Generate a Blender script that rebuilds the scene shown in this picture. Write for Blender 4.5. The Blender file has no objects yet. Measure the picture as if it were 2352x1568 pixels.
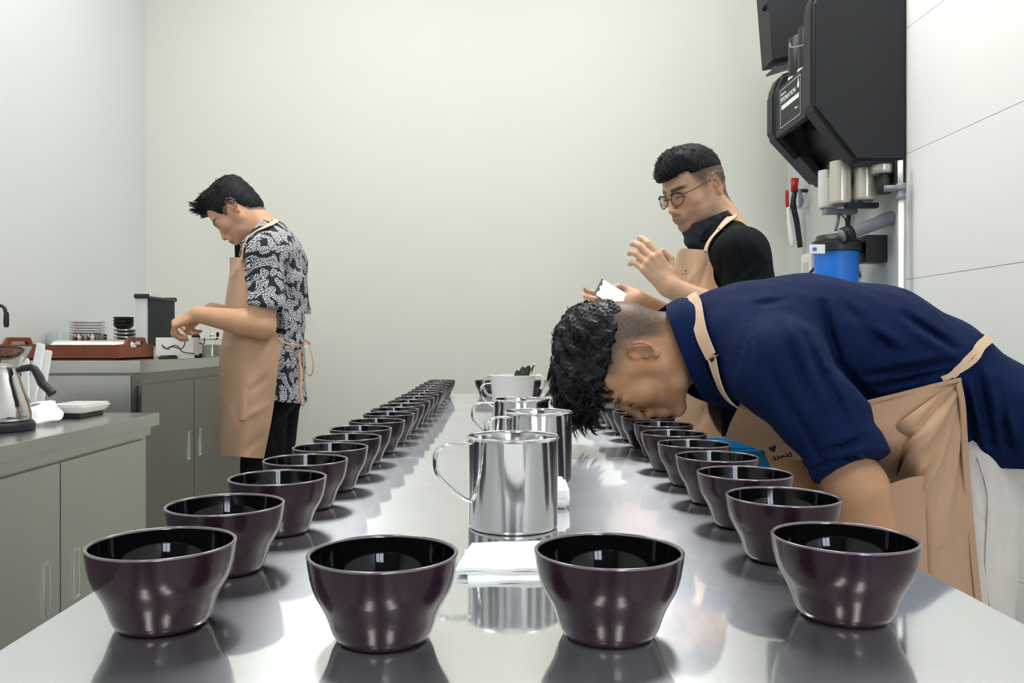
import bpy, bmesh, math, random
import numpy as np
from mathutils import Vector, Matrix
random.seed(7); rng = np.random.default_rng(7)
PI = math.pi
scene = bpy.context.scene
COL = scene.collection

# ------------------------------------------------------------------ camera, light, exposure
F, CX, CY, CZ = 1900.0, 1130.0, 785.0, 1.043
cam_d = bpy.data.cameras.new('camera'); cam = bpy.data.objects.new('camera', cam_d); COL.objects.link(cam)
cam.location = (0, 0, CZ); cam.rotation_euler = (PI/2, 0, 0)
cam_d.sensor_width = 36; cam_d.lens = 36*F/2352
cam_d.shift_x = (1176-CX)/2352; cam_d.shift_y = (CY-784)/2352
cam_d.clip_start = .05
scene.camera = cam
scene.view_settings.view_transform = 'Standard'; scene.view_settings.look = 'None'
scene.view_settings.exposure = -0.1; scene.view_settings.gamma = 1; scene.view_settings.use_curve_mapping = False

world = bpy.data.worlds.new('sky'); scene.world = world; world.use_nodes = True
bg = world.node_tree.nodes['Background']; bg.inputs[0].default_value = (.75, .86, 1, 1); bg.inputs[1].default_value = 1.6

def area(name, loc, rot, sx, sy, power, col):
    l = bpy.data.lights.new(name, 'AREA'); l.shape = 'RECTANGLE'; l.size = sx; l.size_y = sy
    l.energy = power; l.color = col
    o = bpy.data.objects.new(name, l); COL.objects.link(o); o.location = loc; o.rotation_euler = rot
    return o
CEIL = 3.45
LAMPS = [(-.74, 2.5, 29), (.69, 2.5, 29), (-.74, -1.2, 9), (.69, -1.2, 9)]  # rear pair is unseen fill, added to lift the dim upper corners
for lx, ly, lw in LAMPS:
    area('lamp_light', (lx, ly, CEIL-.07), (0, 0, 0), .26, 1.15, lw, (1, .975, .945))
WINX, WINZ = (.35, 1.35), (1.0, 2.3)     # window in the rear wall, behind the camera
area('window_daylight', ((WINX[0]+WINX[1])/2, -3.62, (WINZ[0]+WINZ[1])/2), (-PI/2, 0, PI), 1.0, 1.3, 52, (.80, .88, 1))

# ------------------------------------------------------------------ helpers
def at(px, py, Y): return np.array([(px-CX)/F*Y, Y, CZ-(py-CY)/F*Y])
def L(r, g, b):
    f = lambda c: (c/255/12.92) if c/255 <= .04045 else ((c/255+.055)/1.055)**2.4
    return (f(r), f(g), f(b), 1)
def sm(a, b, x): t = np.clip((x-a)/(b-a), 0, 1); return t*t*(3-2*t)

def mat(name, col=(.5, .5, .5, 1), rough=.5, metal=0, **kw):
    m = bpy.data.materials.new(name); m.use_nodes = True
    nt = m.node_tree; b = nt.nodes['Principled BSDF']
    b.inputs['Base Color'].default_value = col; b.inputs['Roughness'].default_value = rough; b.inputs['Metallic'].default_value = metal
    for k, v in kw.items():
        if k in ('bump', 'vcol', 'var', 'brush', 'grain'): continue
        b.inputs[k.replace('_', ' ')].default_value = v
    def N(t, **s):
        n = nt.nodes.new(t)
        for k, v in s.items(): setattr(n, k, v)
        return n
    src = None
    if kw.get('vcol'):
        a = N('ShaderNodeAttribute'); a.attribute_name = 'Col'; src = a.outputs['Color']
    if kw.get('var'):          # (scale, amount) large soft colour variation
        sc, am = kw['var']
        tc = N('ShaderNodeTexCoord'); n = N('ShaderNodeTexNoise'); n.inputs['Scale'].default_value = sc; n.inputs['Detail'].default_value = 4
        nt.links.new(tc.outputs['Object'], n.inputs['Vector'])
        mr = N('ShaderNodeMapRange'); mr.inputs['From Min'].default_value = .3; mr.inputs['From Max'].default_value = .7
        mr.inputs['To Min'].default_value = 1-am; mr.inputs['To Max'].default_value = 1+am
        nt.links.new(n.outputs['Fac'], mr.inputs['Value'])
        mx = N('ShaderNodeMix', data_type='RGBA', blend_type='MULTIPLY'); mx.inputs[0].default_value = 1
        if src: nt.links.new(src, mx.inputs[6])
        else: mx.inputs[6].default_value = col
        nt.links.new(mr.outputs[0], mx.inputs[7]); src = mx.outputs[2]
    if src: nt.links.new(src, b.inputs['Base Color'])
    if kw.get('bump'):         # (scale, strength, distance)
        sc, st, ds = kw['bump']
        tc = N('ShaderNodeTexCoord'); n = N('ShaderNodeTexNoise'); n.inputs['Scale'].default_value = sc; n.inputs['Detail'].default_value = 3
        nt.links.new(tc.outputs['Object'], n.inputs['Vector'])
        bp = N('ShaderNodeBump'); bp.inputs['Strength'].default_value = st; bp.inputs['Distance'].default_value = ds
        nt.links.new(n.outputs['Fac'], bp.inputs['Height']); nt.links.new(bp.outputs[0], b.inputs['Normal'])
    if kw.get('brush'):        # (sx, sy, sz, rough spread)
        sx, sy, sz, am = kw['brush']
        tc = N('ShaderNodeTexCoord'); mp = N('ShaderNodeMapping'); mp.inputs['Scale'].default_value = (sx, sy, sz)
        n = N('ShaderNodeTexNoise'); n.inputs['Scale'].default_value = 1; n.inputs['Detail'].default_value = 5
        nt.links.new(tc.outputs['Object'], mp.inputs[0]); nt.links.new(mp.outputs[0], n.inputs['Vector'])
        mr = N('ShaderNodeMapRange'); mr.inputs['To Min'].default_value = max(.02, rough-am); mr.inputs['To Max'].default_value = rough+am
        nt.links.new(n.outputs['Fac'], mr.inputs['Value']); nt.links.new(mr.outputs[0], b.inputs['Roughness'])
        bp = N('ShaderNodeBump'); bp.inputs['Strength'].default_value = .4 if name == 'polished_steel' else .06; bp.inputs['Distance'].default_value = .001
        nt.links.new(n.outputs['Fac'], bp.inputs['Height']); nt.links.new(bp.outputs[0], b.inputs['Normal'])
    return m

M = {}
M['wall'] = mat('wall_paint', L(206, 208, 200), .75, bump=(35, .12, .002), var=(1.2, .012))
M['wall_side'] = mat('wall_paint_cool', L(204, 210, 209), .7, bump=(35, .12, .002), var=(1.2, .012))  # cool daylight on the side walls is tinted into this colour
M['wall_rear'] = mat('dark_rear_wall', L(92, 92, 92), .6)
M['panel'] = mat('wall_board', L(230, 232, 231), .5, Specular_IOR_Level=.2, bump=(60, .08, .001))
M['floor'] = mat('floor_tile', L(176, 176, 168), .35, var=(3, .06))
M['ceiling'] = mat('ceiling_paint', L(235, 235, 230), .8)
M['steel'] = mat('stainless_steel', (.55, .55, .53, 1), .24, 1, brush=(5, 5, 260, .03))
M['steel_body'] = mat('stainless_cabinet', (.60, .61, .57, 1), .36, 1, brush=(200, 200, 3, .03), var=(3, .03))
M['steel_dark'] = mat('stainless_cabinet_polished', (.21, .195, .175, 1), .15, 1, brush=(200, 200, 3, .03))  # brown reflection of the man worked into the dark base colour
M['mirror'] = mat('polished_steel', (.66, .66, .67, 1), .09, 1, brush=(70, 70, 1.5, .05))
M['chrome'] = mat('chrome', (.8, .8, .8, 1), .07, 1)
M['bowl_out'] = mat('aubergine_glaze', L(42, 19, 36), .24, .05, Specular_IOR_Level=.25, Coat_Weight=.35, Coat_Roughness=.05, var=(25, .12))
M['bowl_in'] = mat('black_glaze', (.003, .003, .003, 1), .04, 0, Specular_IOR_Level=.4)
M['bowl_rim'] = mat('bare_rim_edge', L(128, 122, 128), .15, .5)  # rim line paler than the glaze
M['white'] = mat('white_plastic', L(238, 238, 236), .35)
M['paper'] = mat('white_paper', L(244, 246, 248), .9, bump=(90, .3, .001))
M['black'] = mat('black_plastic', (.012, .012, .013, 1), .4)
M['blackmatte'] = mat('charcoal_plastic', L(30, 33, 38), .5, Specular_IOR_Level=.3, bump=(900, .25, .0004))
M['grey'] = mat('grey_plastic', L(122, 128, 138), .45)
M['blue'] = mat('blue_plastic', L(32, 120, 222), .4)
M['teal'] = mat('cyan_plastic', L(0, 140, 200), .45)
M['red'] = mat('red_plastic', L(190, 30, 25), .4)
M['wood'] = mat('reddish_wood', L(116, 58, 30), .5, var=(30, .2))
M['alu'] = mat('aluminium_trim', L(215, 220, 220), .35, .3)
M['foam'] = mat('speckled_black_lining', L(40, 48, 50), .9, bump=(500, .5, .002), var=(400, .35))
M['ceramic'] = mat('white_ceramic', L(240, 240, 238), .2)
M['brown'] = mat('cork_lid', L(168, 128, 84), .7)
M['glass'] = mat('clear_glass', (.93, .97, .96, 1), .02, 0, Transmission_Weight=1., IOR=1.25)
M['smoke'] = mat('smoky_plastic', L(60, 75, 68), .2, 0, Transmission_Weight=.35)
M['tan'] = mat('tan_canvas', L(187, 151, 121), .9, bump=(700, .3, .0006), var=(9, .05), Sheen_Weight=.15)
M['tan_light'] = mat('pale_tan_strap', L(222, 192, 164), .9, bump=(700, .25, .0005))
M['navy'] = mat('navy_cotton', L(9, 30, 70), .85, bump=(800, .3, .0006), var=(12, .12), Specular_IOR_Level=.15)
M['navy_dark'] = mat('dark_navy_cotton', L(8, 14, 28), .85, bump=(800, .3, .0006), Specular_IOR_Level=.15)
M['blackcloth'] = mat('black_cotton', L(16, 19, 23), .9, bump=(700, .3, .0006), var=(12, .15), Specular_IOR_Level=.15)
M['slate'] = mat('slate_mask_cloth', L(42, 44, 56), .85, bump=(700, .3, .0006))
M['trouser_black'] = mat('black_trousers', L(14, 17, 21), .9, bump=(300, .4, .001), Specular_IOR_Level=.15)
M['khaki'] = mat('pale_khaki_cotton', L(222, 216, 210), .9, bump=(500, .4, .001), var=(10, .05))
M['skin'] = mat('skin', (.5, .3, .2, 1), .48, vcol=True, Subsurface_Weight=.08, Subsurface_Radius=(.8, .3, .15), Subsurface_Scale=.01, bump=(260, .2, .0008), var=(40, .05))
M['hair'] = mat('black_hair', (.004, .005, .007, 1), .40, bump=(400, .3, .0006), Specular_IOR_Level=.3)
M['hair_short'] = mat('cropped_black_hair', (.005, .006, .008, 1), .6, bump=(600, .4, .001), Specular_IOR_Level=.2)
M['tooth'] = M['white']
M['shoe'] = mat('dark_shoe', (.02, .02, .02, 1), .5)
M['screen'] = mat('lit_phone_screen', (1, 1, 1, 1), .2, Emission_Color=(.93, .97, 1, 1), Emission_Strength=1.1)
M['lampglow'] = mat('lamp_diffuser', (1, 1, 1, 1), .5, Emission_Color=(1, .96, .9, 1), Emission_Strength=6)
M['ink'] = mat('black_print', (.008, .008, .01, 1), .8)
M['label_white'] = mat('white_print', L(225, 232, 228), .6)
M['label_teal'] = mat('teal_print', L(90, 160, 165), .6)
M['canister'] = mat('pearl_filter_shell', L(216, 210, 196), .22, .25)

def leaf_material():
    m = bpy.data.materials.new('leaf_print_cotton'); m.use_nodes = True; nt = m.node_tree
    b = nt.nodes['Principled BSDF']; b.inputs['Roughness'].default_value = .9
    def N(t, **s):
        n = nt.nodes.new(t)
        for k, v in s.items(): setattr(n, k, v)
        return n
    def mth(op, a, b_=None):
        n = N('ShaderNodeMath', operation=op)
        for i, v in enumerate((a, b_)):
            if v is None: continue
            if isinstance(v, (int, float)): n.inputs[i].default_value = v
            else: nt.links.new(v, n.inputs[i])
        return n.outputs[0]
    at_ = N('ShaderNodeAttribute'); at_.attribute_name = 'pat'
    masks = []
    for off, sc in (((0, 0, 0), 25), ((.317, .173, 0), 27)):
        ad = N('ShaderNodeVectorMath', operation='ADD'); ad.inputs[1].default_value = off; nt.links.new(at_.outputs['Vector'], ad.inputs[0])
        v = N('ShaderNodeTexVoronoi', voronoi_dimensions='2D'); v.inputs['Scale'].default_value = sc
        nt.links.new(ad.outputs[0], v.inputs['Vector'])
        sb = N('ShaderNodeVectorMath', operation='SUBTRACT'); nt.links.new(ad.outputs[0], sb.inputs[0]); nt.links.new(v.outputs['Position'], sb.inputs[1])
        sp = N('ShaderNodeSeparateColor'); nt.links.new(v.outputs['Color'], sp.inputs[0])
        ang = mth('MULTIPLY', sp.outputs[0], 6.283)
        rt = N('ShaderNodeVectorRotate', rotation_type='Z_AXIS'); nt.links.new(sb.outputs[0], rt.inputs['Vector']); nt.links.new(ang, rt.inputs['Angle'])
        sx = N('ShaderNodeSeparateXYZ'); nt.links.new(rt.outputs[0], sx.inputs[0])
        au = mth('ABSOLUTE', sx.outputs[0])
        ph = mth('MULTIPLY', mth('ADD', sx.outputs[1], mth('MULTIPLY', au, 1.25)), 640.)
        st = mth('GREATER_THAN', mth('SINE', ph), .12)
        vein = mth('GREATER_THAN', au, .0009)
        x2 = mth('POWER', mth('DIVIDE', sx.outputs[0], .0115), 2); y2 = mth('POWER', mth('DIVIDE', sx.outputs[1], .0205), 2)
        inside = mth('LESS_THAN', mth('ADD', x2, y2), 1)
        masks.append((mth('MULTIPLY', mth('MULTIPLY', st, vein), inside), inside))
    (a, ia), (c, ic) = masks
    tot = mth('MAXIMUM', a, mth('MULTIPLY', c, mth('SUBTRACT', 1, ia)))
    mx = N('ShaderNodeMix', data_type='RGBA'); mx.inputs[6].default_value = L(24, 30, 40); mx.inputs[7].default_value = L(236, 236, 244)
    nt.links.new(tot, mx.inputs[0]); nt.links.new(mx.outputs[2], b.inputs['Base Color'])
    return m
M['leaf'] = leaf_material()

def link(o, parent=None, label=None, cat=None, group=None, kind=None):
    if o.name not in COL.objects: COL.objects.link(o)
    if parent is not None:
        o.parent = parent; o.matrix_parent_inverse = Matrix.Translation(parent.location).inverted() if not o.get('local') else Matrix()
    if label: o['label'] = label
    if cat: o['category'] = cat
    if group: o['group'] = group
    if kind: o['kind'] = kind
    return o
def empty(name, loc, label=None, cat=None, group=None, kind=None):
    o = bpy.data.objects.new(name, None); o.empty_display_size = .05; o.location = loc
    return link(o, None, label, cat, group, kind)
def raw(name, v, f, m, parent=None, smooth=True, local=False, **tg):
    """one mesh object; coordinates are world ones unless local"""
    me = bpy.data.meshes.new(name)
    me.from_pydata([tuple(map(float, p)) for p in v], [], [tuple(map(int, q)) for q in f]); me.update()
    ms = m if isinstance(m, (list, tuple)) else [m]
    for x in ms: me.materials.append(x)
    o = bpy.data.objects.new(name, me)
    if local: o['local'] = 1
    me.polygons.foreach_set('use_smooth', [bool(smooth)]*len(me.polygons))
    return link(o, parent, **tg)
def from_bm(name, bm, m, parent=None, smooth=False, local=False, **tg):
    me = bpy.data.meshes.new(name); bm.to_mesh(me); bm.free(); me.materials.append(m)
    me.polygons.foreach_set('use_smooth', [bool(smooth)]*len(me.polygons))
    if smooth:
        try: me.set_sharp_from_angle(angle=math.radians(40))
        except Exception: pass
    o = bpy.data.objects.new(name, me)
    if smooth: o.modifiers.new('face_normals', 'WEIGHTED_NORMAL').keep_sharp = True
    if local: o['local'] = 1
    return link(o, parent, **tg)
def bm_box(bm, lo, hi, bev=0):
    r = bmesh.ops.create_cube(bm, size=1)
    for v in r['verts']:
        v.co = Vector([(lo[i]+hi[i])/2 + v.co[i]*(hi[i]-lo[i]) for i in range(3)])
    if bev: bmesh.ops.bevel(bm, geom=list({e for v in r['verts'] for e in v.link_edges}), offset=bev, segments=2, affect='EDGES', profile=.6)
def box(name, lo, hi, m, parent=None, bev=.003, local=False, **tg):
    bm = bmesh.new(); bm_box(bm, lo, hi, bev)
    return from_bm(name, bm, m, parent, bool(bev), local, **tg)
def obox(name, c, size, R, m, parent=None, bev=.002, **tg):
    """oriented box"""
    bm = bmesh.new(); bm_box(bm, [-s/2 for s in size], [s/2 for s in size], bev)
    R = Matrix([list(map(float, r)) for r in R]); bm.transform(Matrix.Translation(Vector([float(x) for x in c])) @ R.to_4x4())
    return from_bm(name, bm, m, parent, True, False, **tg)
def lathe(prof, n=40, c=(0, 0, 0), axis=None):
    vs, fs = [], []
    for (r, z) in prof:
        for k in range(n):
            a = 2*PI*k/n; vs.append((r*math.cos(a), r*math.sin(a), z))
    for i in range(len(prof)-1):
        for k in range(n):
            a, b = i*n+k, i*n+(k+1) % n; fs.append((a, b, b+n, a+n))
    if axis is not None:
        q = Vector((0, 0, 1)).rotation_difference(Vector([float(x) for x in axis]))
        vs = [tuple(q @ Vector(p)) for p in vs]
    return [(x+c[0], y+c[1], z+c[2]) for x, y, z in vs], fs
def lat(name, prof, m, parent=None, c=(0, 0, 0), n=40, local=False, axis=None, **tg):
    v, f = lathe(prof, n, c, axis)
    o = raw(name, v, f, m, parent, True, local, **tg)
    try: o.data.set_sharp_from_angle(angle=math.radians(50))
    except Exception: pass
    return o
def catmull(P, n):
    P = np.asarray(P, float); m = len(P)
    if m < 3: return np.array([P[0]+(P[-1]-P[0])*t for t in np.linspace(0, 1, n)])
    E = np.concatenate([[2*P[0]-P[1]], P, [2*P[-1]-P[-2]]]); out = []
    for u in np.linspace(0, m-1, n):
        i = min(int(u), m-2); t = u-i; a, b, c, d = E[i], E[i+1], E[i+2], E[i+3]
        out.append(.5*((2*b)+(-a+c)*t+(2*a-5*b+4*c-d)*t*t+(-a+3*b-3*c+d)*t**3))
    return np.array(out)
def tube_geo(P, r, n=8, flat=None):
    """P points, r radius or list; flat=(w,t) makes a strap section"""
    P = np.asarray(P, float); m = len(P); rr = np.broadcast_to(np.asarray(r, float), (m,)) if not flat else np.ones(m)
    T = np.gradient(P, axis=0); T /= np.linalg.norm(T, axis=1)[:, None]+1e-9
    nrm = np.array([0, 0, 1.]) if abs(T[0][2]) < .9 else np.array([1., 0, 0])
    nrm = nrm-T[0]*nrm.dot(T[0]); nrm /= np.linalg.norm(nrm)
    vs, fs = [], []
    for i in range(m):
        nrm = nrm-T[i]*nrm.dot(T[i]); nrm /= np.linalg.norm(nrm)+1e-9
        bi = np.cross(T[i], nrm)
        for k in range(n):
            a = 2*PI*k/n
            if flat: vs.append(P[i]+nrm*math.cos(a)*flat[1]*.5+bi*math.sin(a)*flat[0]*.5)
            else: vs.append(P[i]+(nrm*math.cos(a)+bi*math.sin(a))*rr[i])
    for i in range(m-1):
        for k in range(n):
            a, b = i*n+k, i*n+(k+1) % n; fs.append((a, b, b+n, a+n))
    fs.append(tuple(range(n-1, -1, -1))); fs.append(tuple((m-1)*n+k for k in range(n)))
    return vs, fs
def tube(name, P, r, m, parent=None, n=8, smooth_n=None, flat=None, local=False, **tg):
    if smooth_n: 
        if not np.isscalar(r): r = np.interp(np.linspace(0, len(P)-1, smooth_n), range(len(P)), r)
        P = catmull(P, smooth_n)
    v, f = tube_geo(P, r, n, flat)
    return raw(name, v, f, m, parent, True, local, **tg)
def prism(name, poly, axis, lo, hi, m, parent=None, bev=0, **tg):
    """poly in the two other axes (cyclic order), extruded along axis"""
    bm = bmesh.new(); rows = []
    for d in (lo, hi):
        row = []
        for a, b in poly:
            p = [0, 0, 0]; p[axis] = d; p[(axis+1) % 3] = a; p[(axis+2) % 3] = b; row.append(bm.verts.new(p))
        rows.append(row)
    n = len(poly)
    bm.faces.new(rows[0][::-1]); bm.faces.new(rows[1])
    for i in range(n): bm.faces.new((rows[0][i], rows[0][(i+1) % n], rows[1][(i+1) % n], rows[1][i]))
    bmesh.ops.recalc_face_normals(bm, faces=bm.faces)
    if bev: bmesh.ops.bevel(bm, geom=list(bm.edges), offset=bev, segments=3, affect='EDGES')
    return from_bm(name, bm, m, parent, True, False, **tg)
def sheet(name, rows, m, parent=None, nu=24, nv=24, thick=.003, disp=None, closed=False, **tg):
    """cloth: smooth surface through a grid of control points, given a thickness"""
    R = [catmull(r, nu) for r in rows]; R = np.array(R)
    G = np.array([catmull(R[:, j], nv) for j in range(nu)]).transpose(1, 0, 2)   # nv x nu x 3
    du = np.gradient(G, axis=1); dv = np.gradient(G, axis=0); Nn = np.cross(du, dv)
    Nn /= np.linalg.norm(Nn, axis=2)[..., None]+1e-9
    if disp is not None: G = G+Nn*disp(G)[..., None]
    A = (G+Nn*thick/2).reshape(-1, 3); B = (G-Nn*thick/2).reshape(-1, 3); n0 = nu*nv
    f = []
    for i in range(nv-1):
        for j in range(nu-1):
            a = i*nu+j; f.append((a, a+1, a+nu+1, a+nu)); f.append((n0+a, n0+a+nu, n0+a+nu+1, n0+a+1))
    for j in range(nu-1):
        f.append((j, n0+j, n0+j+1, j+1)); a = (nv-1)*nu+j; f.append((a, a+1, n0+a+1, n0+a))
    for i in range(nv-1):
        a = i*nu; f.append((a, a+nu, n0+a+nu, n0+a)); a = i*nu+nu-1; f.append((a, n0+a, n0+a+nu, a+nu))
    o = raw(name, np.concatenate([A, B]), f, m, parent, True, **tg)
    try: o.data.set_sharp_from_angle(angle=math.radians(60))
    except Exception: pass
    return o
def copy_tree(o, loc):
    c = o.copy(); COL.objects.link(c); c.location = loc
    for ch in o.children:
        d = ch.copy(); COL.objects.link(d); d.parent = c
        for g in ch.children:
            e = g.copy(); COL.objects.link(e); e.parent = d
    return c
def text(name, body, size, loc, R, m, parent, ext=.0004, width=1.0):
    cu = bpy.data.curves.new(name, 'FONT'); cu.body = body; cu.size = size; cu.extrude = ext; cu.align_x = 'CENTER'; cu.align_y = 'CENTER'
    cu.materials.append(m); cu.space_character = 1.0
    tmp = bpy.data.objects.new('tmp', cu); COL.objects.link(tmp); dg = bpy.context.evaluated_depsgraph_get(); dg.update()
    me = bpy.data.meshes.new_from_object(tmp.evaluated_get(dg)); bpy.data.objects.remove(tmp)
    o = bpy.data.objects.new(name, me); COL.objects.link(o)
    mw = Matrix([list(map(float, r)) for r in R]).to_4x4(); mw = Matrix.Translation(Vector([float(x) for x in loc])) @ mw @ Matrix.Diagonal((width, 1, 1, 1))
    o.parent = parent; o.matrix_parent_inverse = Matrix.Translation(parent.location).inverted(); o.matrix_basis = mw
    return o

# ------------------------------------------------------------------ room
XL, XR, YB, YR = -1.70, 1.45, 4.06, -3.4
box('floor', (XL-.1, YR-.1, -.1), (XR+.1, YB+.1, 0), M['floor'], bev=0, kind='structure')
box('ceiling', (XL-.1, YR-.1, CEIL), (XR+.1, YB+.1, CEIL+.1), M['ceiling'], bev=0, kind='structure')
box('wall_back', (XL-.1, YB, 0), (XR+.1, YB+.1, CEIL), M['wall'], bev=0, kind='structure')
box('wall_left', (XL-.1, YR, 0), (XL, YB, CEIL), M['wall_side'], bev=0, kind='structure')
wr = box('wall_right', (XR, YR, 0), (XR+.1, YB, CEIL), M['wall_side'], bev=0, kind='structure')
zs = [.005, .386, .823, 1.26, 1.697, 2.134, 2.571, 3.008, 3.445]
for z0, z1 in zip(zs[:-1], zs[1:]):
    box('wall_board', (XR-.006, YR+.01, z0+.0007), (XR, 2.885, z1-.0007), M['panel'], wr, bev=.001)
bm = bmesh.new()
for lo, hi in (((XL, YR-.1, 0), (WINX[0], YR, CEIL)), ((WINX[1], YR-.1, 0), (XR, YR, CEIL)),
               ((WINX[0], YR-.1, 0), (WINX[1], YR, WINZ[0])), ((WINX[0], YR-.1, WINZ[1]), (WINX[1], YR, CEIL))): bm_box(bm, lo, hi)
from_bm('wall_rear', bm, M['wall_rear'], kind='structure')
wf = empty('window_1', (WINX[0], YR, WINZ[0]), kind='structure')
bm = bmesh.new(); a, b = WINX; c, d = WINZ
for lo, hi in (((a, YR-.08, c), (a+.04, YR+.01, d)), ((b-.04, YR-.08, c), (b, YR+.01, d)), ((a+.04, YR-.08, c), (b-.04, YR+.01, c+.04)),
               ((a+.04, YR-.08, d-.04), (b-.04, YR+.01, d)), (((a+b)/2-.025, YR-.07, c+.04), ((a+b)/2+.025, YR, d-.04))): bm_box(bm, lo, hi)
from_bm('window_frame', bm, M['grey'], wf)
for i, (lx, ly, lw) in enumerate(LAMPS):
    e = empty('ceiling_light', (lx, ly, CEIL-.06), 'white rectangular ceiling light panel, ' + ['left one over the bowls', 'right one over the bowls', 'left one behind the viewer', 'right one behind the viewer'][i], 'light', 'ceiling lights')
    bm = bmesh.new()
    for s in (-1, 1): bm_box(bm, (lx+s*.30-.012, ly-.62, CEIL-.075), (lx+s*.30+.012, ly+.62, CEIL-.001), .002)
    bm_box(bm, (lx-.288, ly-.62, CEIL-.03), (lx+.288, ly+.62, CEIL-.001), .002)
    from_bm('lamp_housing', bm, M['white'], e)
    box('lamp_diffuser', (lx-.285, ly-.6, CEIL-.055), (lx+.285, ly+.6, CEIL-.04), M['lampglow'], e)

# ------------------------------------------------------------------ stainless tables
def table_steel():
    m = bpy.data.materials.new('brushed_table_steel'); m.use_nodes = True; nt = m.node_tree
    b = nt.nodes['Principled BSDF']; out = nt.nodes['Material Output']
    b.inputs['Base Color'].default_value = (.80, .80, .785, 1); b.inputs['Metallic'].default_value = 1; b.inputs['Roughness'].default_value = .05
    c = nt.nodes.new('ShaderNodeBsdfPrincipled'); c.inputs['Base Color'].default_value = (.86, .91, 1, 1); c.inputs['Metallic'].default_value = 1
    c.inputs['Roughness'].default_value = .32; c.inputs['Anisotropic'].default_value = .92
    tg = nt.nodes.new('ShaderNodeCombineXYZ'); tg.inputs[1].default_value = 1; nt.links.new(tg.outputs[0], c.inputs['Tangent'])
    tc = nt.nodes.new('ShaderNodeTexCoord'); n = nt.nodes.new('ShaderNodeTexNoise'); n.inputs['Scale'].default_value = 3.5; n.inputs['Detail'].default_value = 6
    mp = nt.nodes.new('ShaderNodeMapping'); mp.inputs['Scale'].default_value = (180, 2.5, 1); n2 = nt.nodes.new('ShaderNodeTexNoise'); n2.inputs['Scale'].default_value = 1
    nt.links.new(tc.outputs['Object'], n.inputs['Vector']); nt.links.new(tc.outputs['Object'], mp.inputs[0]); nt.links.new(mp.outputs[0], n2.inputs['Vector'])
    mr = nt.nodes.new('ShaderNodeMapRange'); mr.inputs['To Min'].default_value = .16; mr.inputs['To Max'].default_value = .38
    nt.links.new(n.outputs['Fac'], mr.inputs['Value'])
    bp = nt.nodes.new('ShaderNodeBump'); bp.inputs['Strength'].default_value = .05; bp.inputs['Distance'].default_value = .0006
    nt.links.new(n2.outputs['Fac'], bp.inputs['Height']); nt.links.new(bp.outputs[0], c.inputs['Normal'])
    mx = nt.nodes.new('ShaderNodeMixShader'); nt.links.new(mr.outputs[0], mx.inputs[0]); nt.links.new(b.outputs[0], mx.inputs[1]); nt.links.new(c.outputs[0], mx.inputs[2])
    nt.links.new(mx.outputs[0], out.inputs[0])
    return m
M['table'] = table_steel()
ZT = .8475
def worktable(y0, y1, label):
    e = empty('work_table', ((.0285), (y0+y1)/2, 0), label, 'table')
    x0, x1 = -.3127, .3695
    box('table_top', (x0, y0, ZT-.035), (x1, y1, ZT), M['table'], e, bev=.0015)
    for x in (x0+.05, x1-.05):
        for y in (y0+.06, y1-.06):
            lg = lat('leg', [(0, .03), (.019, .03), (.019, ZT-.035), (0, ZT-.035)], M['steel'], e, (x, y, 0), 16)
            lat('foot', [(0, 0), (.022, 0), (.022, .012), (.012, .035), (0, .035)], M['black'], lg, (x, y, 0), 14)
    box('under_shelf', (x0+.03, y0+.04, .25), (x1-.03, y1-.04, .27), M['steel'], e, bev=.002)
worktable(.30, 1.3925, 'near stainless steel work table with glossy brushed top under the first bowls')
worktable(1.3945, 3.12, 'far stainless steel work table continuing behind the near one toward the back wall')

# ------------------------------------------------------------------ cupping bowls
outer = [(0, .0), (.0260, .0), (.0285, .0006), (.0312, .0030), (.0335, .0075), (.0354, .0135), (.0377, .0195), (.0408, .0255), (.0440, .0312), (.0462, .0368), (.0477, .0430), (.0488, .0500), (.0494, .0545), (.0496, .0560)]
inner = [(.0470, .0560), (.0462, .047), (.0445, .039), (.0415, .031), (.037, .021), (.0315, .012), (.022, .006), (0, .005)]
def make_bowl():
    vo, fo = lathe(outer, 56); vi, fi = lathe(inner, 56); n0 = len(vo)
    vs = vo+vi; fs = fo+[tuple(q+n0 for q in f) for f in fi]
    me = bpy.data.meshes.new('cupping_bowl'); me.from_pydata(vs, [], fs); me.materials.append(M['bowl_out']); me.materials.append(M['bowl_in'])
    for i, p in enumerate(me.polygons): p.use_smooth = True; p.material_index = 0 if i < len(fo) else 1
    o = bpy.data.objects.new('cupping_bowl', me); COL.objects.link(o)
    rim = [(.0496, .0558), (.0497, .0565), (.0492, .0571), (.0484, .0573), (.0475, .0571), (.0470, .0565), (.0469, .0556)]
    v, f = lathe(rim, 56); r = raw('rim', v, f, M['bowl_rim'], o, True, True)
    return o
bowl0 = make_bowl(); used = [False]
def bowl(x, y, label, group):
    if not used[0]: o = bowl0; used[0] = True; o.location = (x, y, ZT)
    else: o = copy_tree(bowl0, (x, y, ZT))
    o.rotation_euler = (0, 0, random.uniform(0, 6))
    o['label'] = label; o['category'] = 'bowl'; o['group'] = group
ordn = ['nearest', 'second', 'third', 'fourth', 'fifth', 'sixth', 'seventh', 'eighth', 'ninth', 'tenth', 'eleventh', 'twelfth', 'thirteenth', 'fourteenth', 'fifteenth', 'sixteenth', 'seventeenth', 'eighteenth', 'nineteenth', 'farthest']
left = [(373, .573), (518, .709), (638, .85), (702, .977), (759, 1.094), (798, 1.21), (829, 1.33), (866, 1.46), (893, 1.60), (907, 1.71), (924, 1.82), (940, 1.94), (953, 2.06), (965, 2.19), (977, 2.31), (984, 2.43), (990.5, 2.56), (998, 2.70), (1006, 2.85), (1014.5, 3.0)]
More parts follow.
